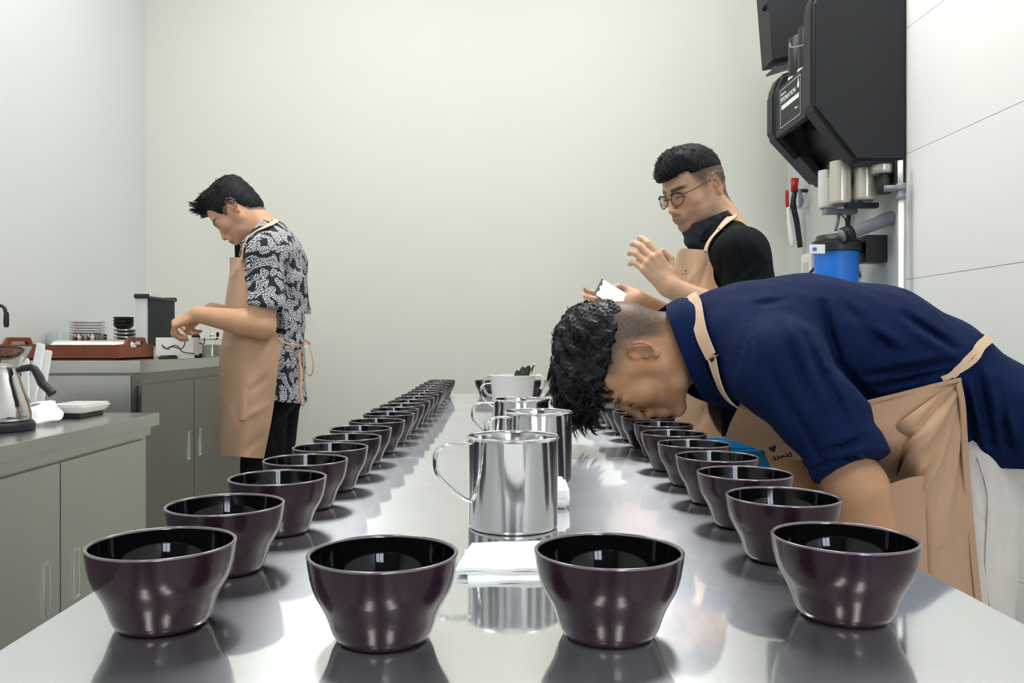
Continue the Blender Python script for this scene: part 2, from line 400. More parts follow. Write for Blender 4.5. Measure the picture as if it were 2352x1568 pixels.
for i, (px, Y) in enumerate(left):
    bowl((px-CX)/F*Y, Y, f'dark aubergine glazed cupping bowl, {ordn[i]} from the camera in the left-hand row', 'bowls in the left row')
right = [(1938, .59), (1797, .745), (1710, .879), (1646, 1.006), (1594, 1.132), (1547, 1.262), (1523, 1.40), (1488, 1.53)]
for i in range(20):
    if i < 8: x, y = (right[i][0]-CX)/F*right[i][1], right[i][1]
    else: y = 1.53+(i-7)*.1225; x = .289+(i-7)*.0018
    bowl(x, y, f'dark aubergine glazed cupping bowl, {ordn[i]} from the camera in the right-hand row', 'bowls in the right row')
bowl(-.072, .546, 'black cupping bowl at the near end between the rows, left of the white napkins', 'bowls across the table ends')
bowl(.078, .553, 'black cupping bowl at the near end between the rows, right of the white napkins', 'bowls across the table ends')
bowl(-.013, 3.0, 'small distant black bowl at the far table end, left of the white jug', 'bowls across the table ends')
bowl(.146, 3.0, 'small distant black bowl at the far table end, right of the white jug handle', 'bowls across the table ends')

# ------------------------------------------------------------------ steel pitchers
def make_pitcher():
    R, H = .0475, .0965
    e = empty('steel_pitcher', (0, 0, 0))
    lat('body', [(0, 0), (R-.003, 0), (R-.0008, .0015), (R, .004), (R, H-.004), (R+.001, H-.003), (R+.0018, H-.0012), (R+.001, H), (R-.0004, H-.0008), (R-.001, H-.004), (R-.001, .004), (R-.003, .0015), (0, .0015)], M['mirror'], e, n=72, local=True)
    rim = []
    for k in range(9):
        a = 2*PI*k/8; rim.append((R+.0006+.0016*math.cos(a), H-.001+.0014*math.sin(a)))
    lat('rolled_rim', rim, M['chrome'], e, n=72, local=True)
    P = catmull([(-R+.001, 0, H-.006), (-.060, 0, H-.006), (-.074, 0, H-.007), (-.084, 0, H-.014), (-.0855, 0, H-.028), (-.0825, 0, H-.038), (-.070, 0, H-.051), (-.056, 0, H-.0625), (-R+.001, 0, H-.067)], 40)
    tube('handle', P, 1, M['chrome'], e, n=10, flat=(.013, .0035), local=True)
    return e
pit = make_pitcher()
pl = ['polished steel pitcher with strap handle, nearest, in front of the others', 'polished steel pitcher directly behind and right of the nearest one', 'dull steel pitcher third from the camera, in front of the white jug', 'steel pitcher hidden behind the white jug with only its handle showing']
for i, (px, Y) in enumerate([(1178, .878), (1237, 1.187), (1197, 1.44), (1175, 2.12)]):
    o = pit if i == 0 else copy_tree(pit, (0, 0, 0))
    o.location = ((px-CX)/F*Y, Y, ZT); o.rotation_euler = (0, 0, math.radians([20, 30, 6, 24][i])); o['label'] = pl[i]; o['category'] = 'pitcher'; o['group'] = 'steel pitchers down the middle'

# white jug with spoons
jx, jy = (1177-CX)/F*1.86, 1.86
jug = empty('white_jug', (jx, jy, ZT), 'white plastic jug with hooked handle holding spoons, behind the steel pitchers', 'jug')
lat('body', [(0, 0), (.034, 0), (.037, .003), (.0505, .117), (.0525, .119), (.0525, .121), (.050, .1212), (.0485, .118), (.035, .006), (0, .005)], M['white'], jug, local=True, n=48)
tube('handle', [(.049, -.005, .116), (.060, -.006, .119), (.067, -.007, .112), (.067, -.008, .098), (.063, -.008, .090)], .0042, M['white'], jug, n=10, smooth_n=20, local=True)
def spoon(name, base, tip, rw, m, label, roll=0.):
    """cupping spoon standing bowl or handle up: tapered shaft ending in a rounded paddle"""
    base, tip = np.array(base), np.array(tip); d = tip-base; Ln = np.linalg.norm(d); d /= Ln
    w = np.array([math.cos(roll), math.sin(roll), 0]); w -= d*w.dot(d); w /= np.linalg.norm(w); nn = np.cross(d, w)
    e = empty(name, base, label, 'spoon', 'cupping spoons in the white jug')
    v, f = tube_geo([base+d*Ln*t for t in np.linspace(0, .72, 8)], 1, 8, (.005, .002)); 
    raw('shaft', v, f, m, e)
    vs, fs = [], []; nr, na = 7, 16
    for i in range(nr+1):
        t = i/nr; c = base+d*Ln*(.70+.30*t)
        ww = rw*math.sin(PI*(.08+.80*t))**.6 if t < .98 else rw*.35
        for k in range(na):
            a = 2*PI*k/na; vs.append(c+w*ww*math.cos(a)+nn*(.0022*math.sin(a)+.0030*math.sin(PI*t)))
    for i in range(nr):
        for k in range(na): a, b = i*na+k, i*na+(k+1) % na; fs.append((a, b, b+na, a+na))
    fs.append(tuple(nr*na+k for k in range(na)))
    raw('spoon_bowl', vs, fs, m, e)
zz = ZT+.121
for (px, py, w, m, lb, rl) in [(1189, 850, .0070, M['smoke'], 'smoky dark spoon, leftmost and lowest of those in the white jug', 0), (1202, 842, .0075, M['smoke'], 'smoky dark spoon, middle of the three close together in the white jug', 0),
                           (1215, 839, .0072, M['smoke'], 'smoky dark spoon, tallest of the three close together in the white jug', .2), (1228, 834, .0050, M['chrome'], 'thin shiny steel spoon, rightmost in the white jug', 1.1)]:
    p = at(px, py, 1.86); spoon('spoon', (jx+(p[0]-jx)*.35, 1.86, ZT+.03), p, w, m, lb, rl)
g = empty('glass_server', ((1168-CX)/F*2.55, 2.55, ZT), 'clear glass server with a steel spoon across its rim, half hidden behind the white jug', 'server')
lat('body', [(0, 0), (.045, 0), (.05, .01), (.052, .06), (.046, .085), (.047, .096), (.0455, .096), (.0445, .085), (.050, .06), (.048, .012), (0, .004)], M['glass'], g, local=True)
tube('handle', [(-.047, 0, .085), (-.072, 0, .084), (-.078, 0, .06), (-.066, 0, .035), (-.051, 0, .03)], .004, M['glass'], g, smooth_n=20, local=True)
lat('lid', [(0, .107), (.012, .106), (.034, .101), (.046, .0975), (.046, .096), (0, .096)], M['steel'], g, local=True)

# napkins
def napkin_stack():
    e = empty('napkin_stack', (.03, .735, ZT), 'flat stack of folded white paper napkins in front of the nearest steel pitcher', 'napkins')
    c = [(-.020, .775), (.062, .785), (.066, .682), (-.018, .676)]
    for k in range(3):
        z = ZT+.0012+k*.0026; j = lambda: random.uniform(-.003, .003)
        P = [np.array([x+j()+(.004 if k == 0 else 0)*(-1 if x < 0 else 1), y+j()-(.007 if k == 0 else 0), z]) for x, y in c]
        if k: P[3] = P[3]+np.array([-.012, .010, 0])
        rows = [[P[0], (P[0]+P[1])/2, P[1]], [(P[0]+P[3])/2, (P[0]+P[1]+P[2]+P[3])/4+np.array([0, 0, .0012]), (P[1]+P[2])/2], [P[3], (P[3]+P[2])/2, P[2]]]
        ph = random.uniform(0, 6)
        sheet('napkin', rows, M['paper'], e, 20, 20, .0024, lambda G: .0006*np.sin(G[..., 0]*150+ph)*np.cos(G[..., 1]*110+ph))
napkin_stack()
e = empty('folded_napkin', (.082, 1.02, ZT), 'small thick folded white napkin tucked behind the nearest steel pitcher', 'napkin')
prism('napkin_fold', [(.965, ZT+.001), (.955, ZT+.012), (.965, ZT+.026), (1.02, ZT+.030), (1.06, ZT+.02), (1.06, ZT+.001)], 0, .052, .0905, M['paper'], e, bev=.004)

# ------------------------------------------------------------------ left counters
def counter(label, x0, x1, y0, y1, ztop, fascia, door_z, seams, handles, plinth=.08, body='steel_body'):
    e = empty('steel_counter', ((x0+x1)/2, (y0+y1)/2, 0), label, 'counter')
    box('worktop', (x0, y0, ztop-fascia), (x1, y1, ztop), M['steel'], e, bev=.0025)
    xb = x1-.03
    box('cabinet_body', (x0, y0+.03, plinth), (xb, y1-.02, ztop-fascia), M[body], e, bev=.001)
    box('plinth', (x0, y0+.06, 0), (xb-.05, y1-.05, plinth), M['black'], e, bev=0)
    box('top_rail', (xb, y0+.03, door_z+.004), (xb+.014, y1-.02, ztop-fascia-.001), M[body], e, bev=.001)
    for (a, b) in zip(seams[:-1], seams[1:]):
        d = box('door', (xb, a+.0025, plinth+.01), (xb+.014, b-.0025, door_z-.004), M[body], e, bev=.0015, local=False)
        for hy in handles:
            if a < hy < b:
                bm = bmesh.new(); h = .055; zc = door_z-.262
                for lo, hi in (((xb+.0142, hy-.013, zc-h), (xb+.0170, hy-.010, zc+h)), ((xb+.0142, hy+.010, zc-h), (xb+.0170, hy+.013, zc+h)),
                               ((xb+.0142, hy-.010, zc+h-.003), (xb+.0170, hy+.010, zc+h)), ((xb+.0142, hy-.010, zc-h), (xb+.0170, hy+.010, zc-h+.003))): bm_box(bm, lo, hi)
                hd = from_bm('handle', bm, M['chrome'], d)
                box('finger_recess', (xb+.0141, hy-.0095, zc-h+.004), (xb+.0150, hy+.0095, zc+h-.004), M['steel'], d, bev=0)
    return e
counter('low stainless counter in the left foreground with the kettle on it', XL+.003, -.92, -.6, 2.29, ZT, .034, .785, [-.57, .3, 1.10, 1.795, 2.24], [.25, .35, 1.735, 1.86])
c2 = counter('tall stainless counter at the back left with wooden tray and aluminium case', XL+.003, -1.172, 2.76, YB-.01, .981, .043, .90, [2.80, 3.30, 4.0], [3.235, 3.36], body='steel_dark')
box('end_panel', (XL+.02, 2.782, .10), (-1.215, 2.789, .93), M['steel'], c2, bev=.001)
# ------------------------------------------------------------------ things on the tall back counter
ZB = .981
def tray():
    x0, x1, y0, y1 = XL+.01, -1.262, 2.80, 3.085
    e = empty('wooden_tray', ((x0+x1)/2, (y0+y1)/2, ZB), 'reddish brown wooden serving tray with cut-out handle on the tall counter', 'tray')
    box('tray_floor', (x0, y0, ZB), (x1, y1, ZB+.008), M['wood'], e, bev=.001)
    for y in (y0, y1-.010): box('long_side', (x0, y, ZB+.0005), (x1-.011, y+.010, ZB+.052), M['wood'], e, bev=.002)
    for x in (x1-.011, x0):
        ym = (y0+y1)/2
        out = [(y0, ZB+.001), (y1, ZB+.001), (y1, ZB+.052), (ym+.085, ZB+.054), (ym+.065, ZB+.078), (ym-.065, ZB+.078), (ym-.085, ZB+.054), (y0, ZB+.052)]
        hole = [(ym-.05, ZB+.043), (ym+.05, ZB+.043), (ym+.055, ZB+.053), (ym+.048, ZB+.064), (ym-.048, ZB+.064), (ym-.055, ZB+.053)]
        bm = bmesh.new(); 
        for d in (0, 1):
            X = x+d*.011
            a = [bm.verts.new((X, p[0], p[1])) for p in out]; b = [bm.verts.new((X, p[0], p[1])) for p in hole]
            ea = [bm.edges.new((a[i], a[(i+1) % len(a)])) for i in range(len(a))]+[bm.edges.new((b[i], b[(i+1) % len(b)])) for i in range(len(b))]
            bmesh.ops.triangle_fill(bm, use_beauty=True, edges=ea)
            if d == 0: A0, B0 = a, b
            else:
                for P, Q in ((A0, a), (B0, b)):
                    for i in range(len(P)): bm.faces.new((P[i], P[(i+1) % len(P)], Q[(i+1) % len(P)], Q[i]))
        bmesh.ops.recalc_face_normals(bm, faces=bm.faces)
        from_bm('handle_end', bm, M['wood'], e)
    return x0, x1, y0, y1
tray()
def dish(x0, x1, y0, y1, label):
    z = ZB+.0085; bm = bmesh.new(); rows = []
    for (ins, zz_) in ((0, z), (0, z+.034), (.012, z+.056), (.016, z+.058)):
        rows.append([bm.verts.new((x0+ins, y0+ins, zz_)), bm.verts.new((x1-ins, y0+ins, zz_)), bm.verts.new((x1-ins, y1-ins, zz_)), bm.verts.new((x0+ins, y1-ins, zz_))])
    bm.faces.new(rows[0][::-1]); bm.faces.new(rows[-1])
    for a, b in zip(rows[:-1], rows[1:]):
        for i in range(4): bm.faces.new((a[i], a[(i+1) % 4], b[(i+1) % 4], b[i]))
    bmesh.ops.bevel(bm, geom=list(bm.edges), offset=.004, segments=2, affect='EDGES')
    from_bm('serving_dish', bm, M['ceramic'], smooth=True, label=label, cat='dish', group='white dishes in the wooden tray')
dish(-1.513, -1.423, 2.815, 2.99, 'smaller white upturned dish at the left in the wooden tray')
dish(-1.415, -1.285, 2.815, 3.0, 'larger white upturned dish at the right in the wooden tray')
# glasses, plates, bowls behind the tray
def cup_prof(r, h, t=.0015): return [(0, 0), (r-.002, 0), (r, .002), (r, h), (r-t, h), (r-t, .004), (0, .004)]
Yg = 3.35
def onc(px, Y): return (px-CX)/F*Y
lat('glass_tumbler', cup_prof(.046, .10), M['glass'], c=(onc(138, 3.15), 3.15, ZB), label='wide clear glass container behind the left end of the wooden tray', cat='glass')
k0 = None
for i in range(4):
    lat('steel_cup', cup_prof(.031, .092), M['mirror'], c=(onc(180+16*i, 3.15+.075*(i % 2)), 3.15+.075*(i % 2), ZB), label=['small steel cup, leftmost under the white plates', 'small steel cup, second from left under the white plates', 'small steel cup, third from left under the white plates', 'small steel cup, rightmost under the white plates'][i], cat='cup', group='steel cups behind the wooden tray')
for i in range(5):
    z = ZB+.0925+i*.0102
    lat('plate', [(0, 0), (.045, 0), (.062, .004), (.0635, .0085), (.0615, .009), (.044, .003), (0, .003)], M['ceramic'], c=(onc(201, 3.19), 3.19, z), label='white plate in the stack behind the tray, ' + ['lowest', 'second from bottom', 'middle', 'second from top', 'topmost'][i], cat='plate', group='white plates behind the tray')
for i in range(8):
    lat('metal_plate', [(0, 0), (.03, 0), (.044, .0095), (.0455, .0128), (.044, .0132), (.029, .002), (0, .002)], M['chrome'] if i % 2 else M['steel'], c=(onc(289, 3.24), 3.24, ZB+.001+i*.0138), label='shiny metal saucer in the stack under the black bowls, ' + ['lowest', 'second from bottom', 'third from bottom', 'fourth from bottom', 'fourth from top', 'third from top', 'second from top', 'topmost'][i], cat='saucer', group='metal saucers left of the case')
for i in range(3):
    lat('small_black_bowl', [(0, 0), (.022, 0), (.034, .010), (.0385, .022), (.0375, .0225), (.033, .011), (.021, .002), (0, .002)], M['black'], c=(onc(284, 3.24), 3.24, ZB+.112+i*.0125), label='small black bowl stacked on the metal saucers, ' + ['lowest', 'middle', 'topmost'][i], cat='bowl', group='small black bowls left of the case')
jj = empty('lidded_jar', (onc(243, 3.33), 3.33, ZB), 'pale jar with flat cork lid between the white plates and the black bowls', 'jar')
lat('jar_body', cup_prof(.036, .062), M['canister'], jj, c=(onc(243, 3.33), 3.33, ZB))
lat('cork_lid', [(0, .0622), (.041, .0622), (.042, .066), (.040, .071), (0, .071)], M['brown'], jj, c=(onc(243, 3.33), 3.33, ZB))

# aluminium case with the lid standing open
cs = empty('aluminium_case', (-1.30, 3.26, ZB), 'open aluminium equipment case with black speckled lining, lid upright on the tall counter', 'case')
box('lid_shell', (-1.350, 3.13, ZB+.035), (-1.306, 3.40, ZB+.235), M['alu'], cs, bev=.006)
box('lid_lining', (-1.3065, 3.142, ZB+.045), (-1.299, 3.388, ZB+.226), M['foam'], cs, bev=.002)
for y in (3.13, 3.40):
    for z in (ZB+.035, ZB+.235):
        s = 1 if z > ZB+.1 else -1
        box('corner_guard', (-1.353, y-.009, z-.009), (-1.296, y+.009, z+.009), M['black'], cs, bev=.006)
box('lid_edge', (-1.3065, 3.135, ZB+.226), (-1.297, 3.395, ZB+.236), M['black'], cs, bev=.002)
box('base_shell', (-1.350, 3.13, ZB), (-1.306, 3.40, ZB+.032), M['alu'], cs, bev=.004)
tube('lid_handle', [(-1.328, 3.22, ZB+.234), (-1.328, 3.225, ZB+.246), (-1.328, 3.305, ZB+.246), (-1.328, 3.31, ZB+.234)], .004, M['chrome'], cs, smooth_n=16)
box('carton', (onc(352, 3.03), 3.05, ZB+.0125), (onc(447, 3.05)-.005, 3.115, ZB+.078), M['white'], bev=.003, label='white oblong box with dark cables in front, under the working hand', cat='box')
sc_ = empty('digital_scale', (onc(397, 2.98), 3.0, ZB), 'flat black digital scale at the counter edge below the white box', 'scale')
box('scale_base', (onc(358, 2.95), 2.97, ZB), (-1.185, 3.125, ZB+.009), M['black'], sc_, bev=.003)
box('weighing_plate', (onc(362, 2.95), 2.975, ZB+.0092), (-1.19, 3.12, ZB+.0122), M['blackmatte'], sc_, bev=.001)
ad = empty('power_adapter', (onc(455, 3.2), 3.2, ZB), 'white cylindrical plug adapter with black ends beside the cables', 'adapter')
lat('adapter_body', [(0, .018), (.013, .018), (.0135, .022), (.0135, .068), (.012, .072), (0, .072)], M['white'], ad, c=(onc(456, 3.2), 3.2, ZB), n=24)
lat('adapter_foot', [(0, 0), (.014, 0), (.016, .01), (.013, .018), (0, .018)], M['black'], ad, c=(onc(456, 3.2), 3.2, ZB), n=24)
lat('adapter_cap', [(0, .072), (.014, .072), (.017, .080), (.012, .092), (0, .094)], M['black'], ad, c=(onc(450, 3.2), 3.2, ZB), n=24)
tube('cable', [at(423, 768, 3.0), at(421, 772, 3.0), at(425, 783, 3.0), at(418, 800, 3.0), at(395, 796, 3.0), at(385, 802, 2.99), at(372, 792, 2.99), at(380, 800, 2.98), at(404, 793, 2.98), at(420, 808, 2.98), at(447, 812, 2.98)], .0018, M['black'], smooth_n=60, n=6, label='thin black cable squiggling down in front of the white box', cat='cable')
tube('cable', [at(470, 776, 3.12), at(466, 790, 3.12), at(440, 780, 3.1), at(424, 787, 3.1), at(438, 795, 3.1), at(450, 806, 3.12), at(452, 815, 3.14)], .0022, M['black'], smooth_n=50, n=6, label='black cable looping right of the white box by the adapter', cat='cable')
jr = empty('glass_canister', (onc(492, 3.42), 3.42, ZB), 'round glass canister with metal clasp lid beside the man in the leaf print shirt', 'canister')
lat('body', [(0, 0), (.046, 0), (.05, .005), (.05, .062), (.044, .070), (.0425, .070), (.048, .061), (.048, .006), (0, .004)], M['glass'], jr, c=(onc(488, 3.4), 3.4, ZB))
lat('filling', [(0, .005), (.046, .005), (.047, .05), (0, .052)], M['canister'], jr, c=(onc(488, 3.4), 3.4, ZB))
lat('lid', [(.046, .070), (.047, .074), (.040, .080), (.012, .084), (.010, .094), (.006, .098), (0, .098)], M['chrome'], jr, c=(onc(488, 3.4), 3.4, ZB))
lat('clasp', [(0, 0), (.005, 0), (.006, .012), (.004, .02), (0, .02)], M['black'], jr, c=(onc(500, 3.37), 3.37, ZB+.082), n=14)

# ------------------------------------------------------------------ things on the low counter
kx, ky = -1.107, 1.83
k = empty('kettle', (kx, ky, ZT), 'brushed steel kettle with curved black handle and black base, cut by the left edge', 'kettle')
lat('power_base', [(0, 0), (.083, 0), (.086, .003), (.086, .014), (.080, .021), (0, .021)], M['blackmatte'], k, c=(kx, ky, ZT), n=56)
lat('body', [(.078, .0215), (.081, .026), (.080, .034), (.073, .062), (.062, .095), (.053, .122), (.049, .132), (.0485, .138), (.046, .1385), (.046, .128), (0, .12)], M['mirror'], k, c=(kx, ky, ZT), n=56)
lat('lid', [(.046, .139), (.045, .142), (.030, .147), (.012, .150), (0, .150)], M['steel'], k, c=(kx, ky, ZT), n=56)
lat('lid_knob', [(0, .150), (.010, .150), (.013, .160), (.014, .185), (.010, .19), (0, .19)], M['black'], k, c=(kx, ky, ZT), n=24)
hp = [at(40, 850, 1.83), at(58, 845, 1.83), at(76, 845, 1.83), at(88, 862, 1.83), at(97, 880, 1.83), at(110, 893, 1.83), at(121, 905, 1.83)]
tube('handle', hp, [.006, .0075, .008, .009, .0095, .0085, .010], M['black'], k, smooth_n=40, n=14)
tube('spout', [(kx-.06, ky, ZT+.05), (kx-.11, ky, ZT+.06), (kx-.12, ky, ZT+.11), (kx-.16, ky, ZT+.15)], .007, M['mirror'], k, smooth_n=30, n=12)
g = empty('glass_dripper', (onc(30, 2.0), 2.0, ZT), 'empty clear glass carafe with black collar behind the steel kettle', 'carafe')
gx = onc(8, 2.0)
lat('carafe_body', [(0, 0), (.055, 0), (.06, .01), (.058, .05), (.038, .09), (.030, .11), (.040, .14), (.058, .175), (.062, .185), (.0605, .185), (.038, .141), (.028, .11), (.036, .09), (.056, .05), (.058, .012), (0, .004)], M['glass'], g, c=(gx, 2.0, ZT))
lat('collar', [(.0315, .10), (.034, .1), (.034, .122), (.0345, .125), (.0335, .126)], M['black'], g, c=(gx, 2.0, ZT))
gr = empty('hand_grinder', (-1.30, 2.15, ZT), 'hand grinder with black crank arm sticking up at the left edge', 'grinder')
gxx = onc(-25, 2.15)
lat('grinder_body', [(0, 0), (.026, 0), (.027, .004), (.027, .17), (.025, .18), (.010, .19), (.006, .195), (.006, .203), (0, .203)], M['blackmatte'], gr, c=(gxx, 2.15, ZT+.0), n=28)
tube('crank_arm', [(gxx, 2.15, ZT+.20), (gxx, 2.15, CZ+.091), (onc(0, 2.15), 2.15, CZ+.094), (onc(10, 2.15), 2.15, CZ+.088), (onc(13, 2.15), 2.15, CZ+.075)], .0045, M['black'], gr, smooth_n=30, n=10)
lat('crank_knob', [(0, 0), (.0055, 0), (.007, .010), (.0062, .035), (.005, .04), (0, .04)], M['black'], gr, c=(onc(14.5, 2.15), 2.15, CZ+.038), n=16)
# leaning white filter packs
def slab(name, pxs, Y, t, m, label, cat, group=None, lean=.03):
    P = [at(px, py, Y+(lean if i in (0, 1) else 0)) for i, (px, py) in enumerate(pxs)]
    n = np.cross(P[1]-P[0], P[3]-P[0]); n /= np.linalg.norm(n); v = P+[p+n*t for p in P]
    bm = bmesh.new(); V = [bm.verts.new(p) for p in v]
    for f in ((0, 1, 2, 3), (7, 6, 5, 4), (0, 4, 5, 1), (1, 5, 6, 2), (2, 6, 7, 3), (3, 7, 4, 0)): bm.faces.new([V[i] for i in f])
    bmesh.ops.recalc_face_normals(bm, faces=bm.faces); bmesh.ops.bevel(bm, geom=list(bm.edges), offset=.0015, segments=2, affect='EDGES')
    return from_bm(name, bm, m, smooth=True, label=label, cat=cat, group=group)
slab('filter_pack', [(84, 786), (101, 790), (76, 941), (52, 941)], 2.12, .010, M['paper'], 'white packet leaning upright behind the kettle handle, inner of two', 'packet', 'leaning white packets')
slab('filter_pack', [(100, 801), (118, 805), (96, 938), (77, 938)], 2.14, .008, M['white'], 'greyish white packet leaning upright, outer of two beside the counter end', 'packet', 'leaning white packets')
slab('filter_pack', [(53, 822), (64, 822), (66, 942), (40, 942)], 2.10, .008, M['white'], 'white packet half hidden behind the kettle body', 'packet', 'leaning white packets')
# crumpled napkins
rows = [[at(70, 927, 2.0), at(95, 921, 2.02), at(126, 920, 2.15)], [at(64, 935, 2.0), at(85, 928, 2.02), at(130, 930, 2.03)], [at(68, 962, 1.96), at(95, 955, 1.955), at(146, 952, 2.0)], [at(72, 968, 1.93), at(88, 972, 1.915), at(128, 965, 1.94)]]
def lift(P): P = np.array(P); P[..., 2] = np.maximum(P[..., 2], ZT+.004); return P
sheet('crumpled_napkin', lift(rows), M['paper'], None, 30, 30, .004, lambda G: .003*np.sin(G[..., 0]*90)*np.cos(G[..., 1]*60+1), label='crumpled white paper towel on the low counter right of the kettle', cat='napkin')
tb = empty('serving_box', (onc(178, 2.17), 2.17, ZT), 'white rounded dish resting on a black tray at the low counter end', 'dish')
box('black_tray', (onc(142, 2.16), 2.11, ZT), (onc(205, 2.16), 2.24, ZT+.010), M['black'], tb, bev=.003)
bm = bmesh.new(); x0, x1 = onc(130, 2.16), onc(219, 2.16)
r_ = []
for ins, zz_ in ((.014, ZT+.011), (.002, ZT+.022), (0, ZT+.034), (.006, ZT+.036)):
    r_.append([bm.verts.new((x0+ins, 2.10+ins, zz_)), bm.verts.new((x1-ins, 2.10+ins, zz_)), bm.verts.new((x1-ins, 2.25-ins, zz_)), bm.verts.new((x0+ins, 2.25-ins, zz_))])
bm.faces.new(r_[0][::-1]); bm.faces.new(r_[-1])
for a, b in zip(r_[:-1], r_[1:]):
    for i in range(4): bm.faces.new((a[i], a[(i+1) % 4], b[(i+1) % 4], b[i]))
bmesh.ops.bevel(bm, geom=list(bm.edges), offset=.004, segments=2, affect='EDGES')
from_bm('dish_body', bm, M['ceramic'], tb, smooth=True)

# ------------------------------------------------------------------ water filter unit on the right wall
un = empty('water_filter_unit', (1.44, 3.11, 1.6), 'large charcoal wall-mounted water filtration unit with printed label on the right wall', 'water filter')
FX = 1.11
def cheek_poly(tipx, zv=1.86, zb=1.667, top=2.31, back=1.438):   # polygon in (z, x) order for axis=1
    return [(zb, back), (zb, tipx), (zv, FX), (top-.09, FX), (top-.02, FX+.03), (top, FX+.09), (top, back)]
prism('side_panel', [(z, x) for z, x in cheek_poly(1.262)], 1, 2.872, 2.96, M['blackmatte'], un, bev=.014)
prism('side_panel', [(z, x) for z, x in cheek_poly(1.29, top=2.12)], 1, 3.265, 3.352, M['blackmatte'], un, bev=.014)
# front between the cheeks: label plate and dark hollow under it
prism('front_plate', [(1.845, FX+.010), (2.034, FX+.010), (2.034, FX+.035), (1.845, FX+.035)], 1, 2.955, 3.27, M['blackmatte'], un, bev=.003)
prism('hollow_back', [(1.672, 1.30), (1.85, FX+.12), (2.034, FX+.12), (2.034, 1.42), (1.672, 1.42)], 1, 2.955, 3.27, M['black'], un, bev=.002)
prism('sloping_front', [(1.67, 1.27), (1.76, 1.19), (1.76, 1.23), (1.67, 1.31)], 1, 3.20, 3.27, M['blackmatte'], un, bev=.002)
box('back_plate', (1.405, 2.885, 1.60), (1.443, 3.34, 2.30), M['black'], un, bev=.003)
Rl = [(0, 0, -1), (-1, 0, 0), (0, 1, 0)]   # text x axis -> -Y, y -> Z, normal -> -X
Rl = np.array([[0, 0, -1], [-1, 0, 0], [0, 1, 0]], float)
pl_ = FX+.0095
lb = box('label_frame', (pl_-.0006, 3.0, 1.868), (pl_, 3.21, 2.016), M['blackmatte'], un, bev=0)
def bar(y0, y1, z0, z1, name='printed_line', m='label_white'): box(name, (pl_-.0012, y0, z0), (pl_-.0007, y1, z1), M[m], un, bev=0)
for (y0, y1, z0, z1) in ((3.0, 3.21, 2.0135, 2.0155), (3.0, 3.21, 1.869, 1.871), (3.0, 3.0016, 1.87, 2.015), (3.2084, 3.21, 1.87, 2.015)): bar(y0, y1, z0, z1, 'printed_border')
text('printed_word', 'PURE WATER', .0105, (pl_-.001, 3.175, 1.995), Rl, M['label_white'], un, width=.8)
text('printed_word', 'HYDRATION', .027, (pl_-.001, 3.125, 1.973), Rl, M['label_white'], un, width=.98)
bar(3.015, 3.195, 1.936, 1.953)
text('printed_word', 'filters', .013, (pl_-.001, 3.04, 1.905), Rl, M['label_white'], un)
v_, f_ = lathe([(0, -.014), (.007, -.012), (.010, -.004), (.007, .006), (.002, .020), (0, .024)], 16)
raw('printed_drop', [(pl_-.001+p[0]*.05, 3.022+p[1], 1.985+p[2]) for p in v_], f_, M['label_white'], un)
# cylinders in the upper opening
for i, (y, z0, z1) in enumerate([(3.20, 2.05, 2.22), (3.10, 2.05, 2.22), (3.0, 2.05, 2.24)]):
    lat('filter_cartridge', [(0, 0), (.038, 0), (.042, .01), (.042, z1-z0-.01), (.038, z1-z0), (0, z1-z0)], M['black'], un, c=(1.19, y, z0), n=28)
    lat('cartridge_ring', [(.0425, 0), (.0435, .002), (.0435, .014), (.0425, .016)], M['white'], un, c=(1.19, y, z0-.002), n=28)
tube('looped_tube', [at(1815, 100, 3.15), at(1816, 108, 3.1), at(1828, 108, 3.0), at(1850, 103, 2.95)], .003, M['grey'], un, smooth_n=20)
# tall box above the unit
bx = empty('control_box', (1.2, 3.35, 2.3), 'black metal control box with sloping lid above the filtration unit', 'box')
prism('box_body', [(2.19, 1.145), (2.23, 1.34), (2.64, 1.34), (2.64, 1.11)], 1, 3.37, 3.51, M['blackmatte'], bx, bev=.004)
prism('box_flap', [(2.16, 1.155), (2.168, 1.155), (2.222, 1.33), (2.214, 1.33)], 1, 3.36, 3.49, M['black'], bx, bev=.001)
box('box_bracket', (1.34, 3.40, 2.3), (1.449, 3.48, 2.5), M['black'], bx)
tube('box_lever', [at(1752, 22, 3.42), at(1762, 8, 3.40), at(1775, -10, 3.39)], .010, M['black'], bx, smooth_n=12, n=10)
# hanging filter canisters under the unit
for i, (px, Y, r, yb, m, lb_) in enumerate([(1903, 3.18, .038, 481, 'ceramic', 'white canister with teal lettering'), (1930, 3.02, .037, 471, 'canister', None), (1987, 3.0, .037, 463, 'canister', None), (2026, 2.93, .037, 402, 'canister', None)]):
    x = (px-CX)/F*Y; zb_, zt_ = at(0, yb, Y)[2], 1.70
    e = lat('filter_canister', [(0, .004), (r-.006, .003), (r-.001, .008), (r, .014), (r, zt_-zb_), (0, zt_-zb_)], M[m], un, c=(x, Y, zb_), n=32, label=lb_)
    lat('end_cap', [(0, -.006), (.016, -.006), (.02, 0), (r-.008, .002), (0, .003)], M['grey'], e, c=(x, Y, zb_), n=24)
    if i == 0:
        Rt = np.array([[0, 1, 0], [0, 0, -1], [-1, 0, 0]], float)
        text('printed_word', 'water', .034, (x-.010, Y-r-.0004, zb_+.150), Rt, M['label_teal'], e, .0006)
        text('printed_word', 'fresh filter', .014, (x+.012, Y-r-.0002, zb_+.06), Rt, M['grey'], e, .0006)
mf = box('manifold_bar', tuple(at(1893, 492, 3.1)-np.array([0, .02, 0])), tuple(at(1965, 480, 3.1)+np.array([0, .02, 0])), M['grey'], un)
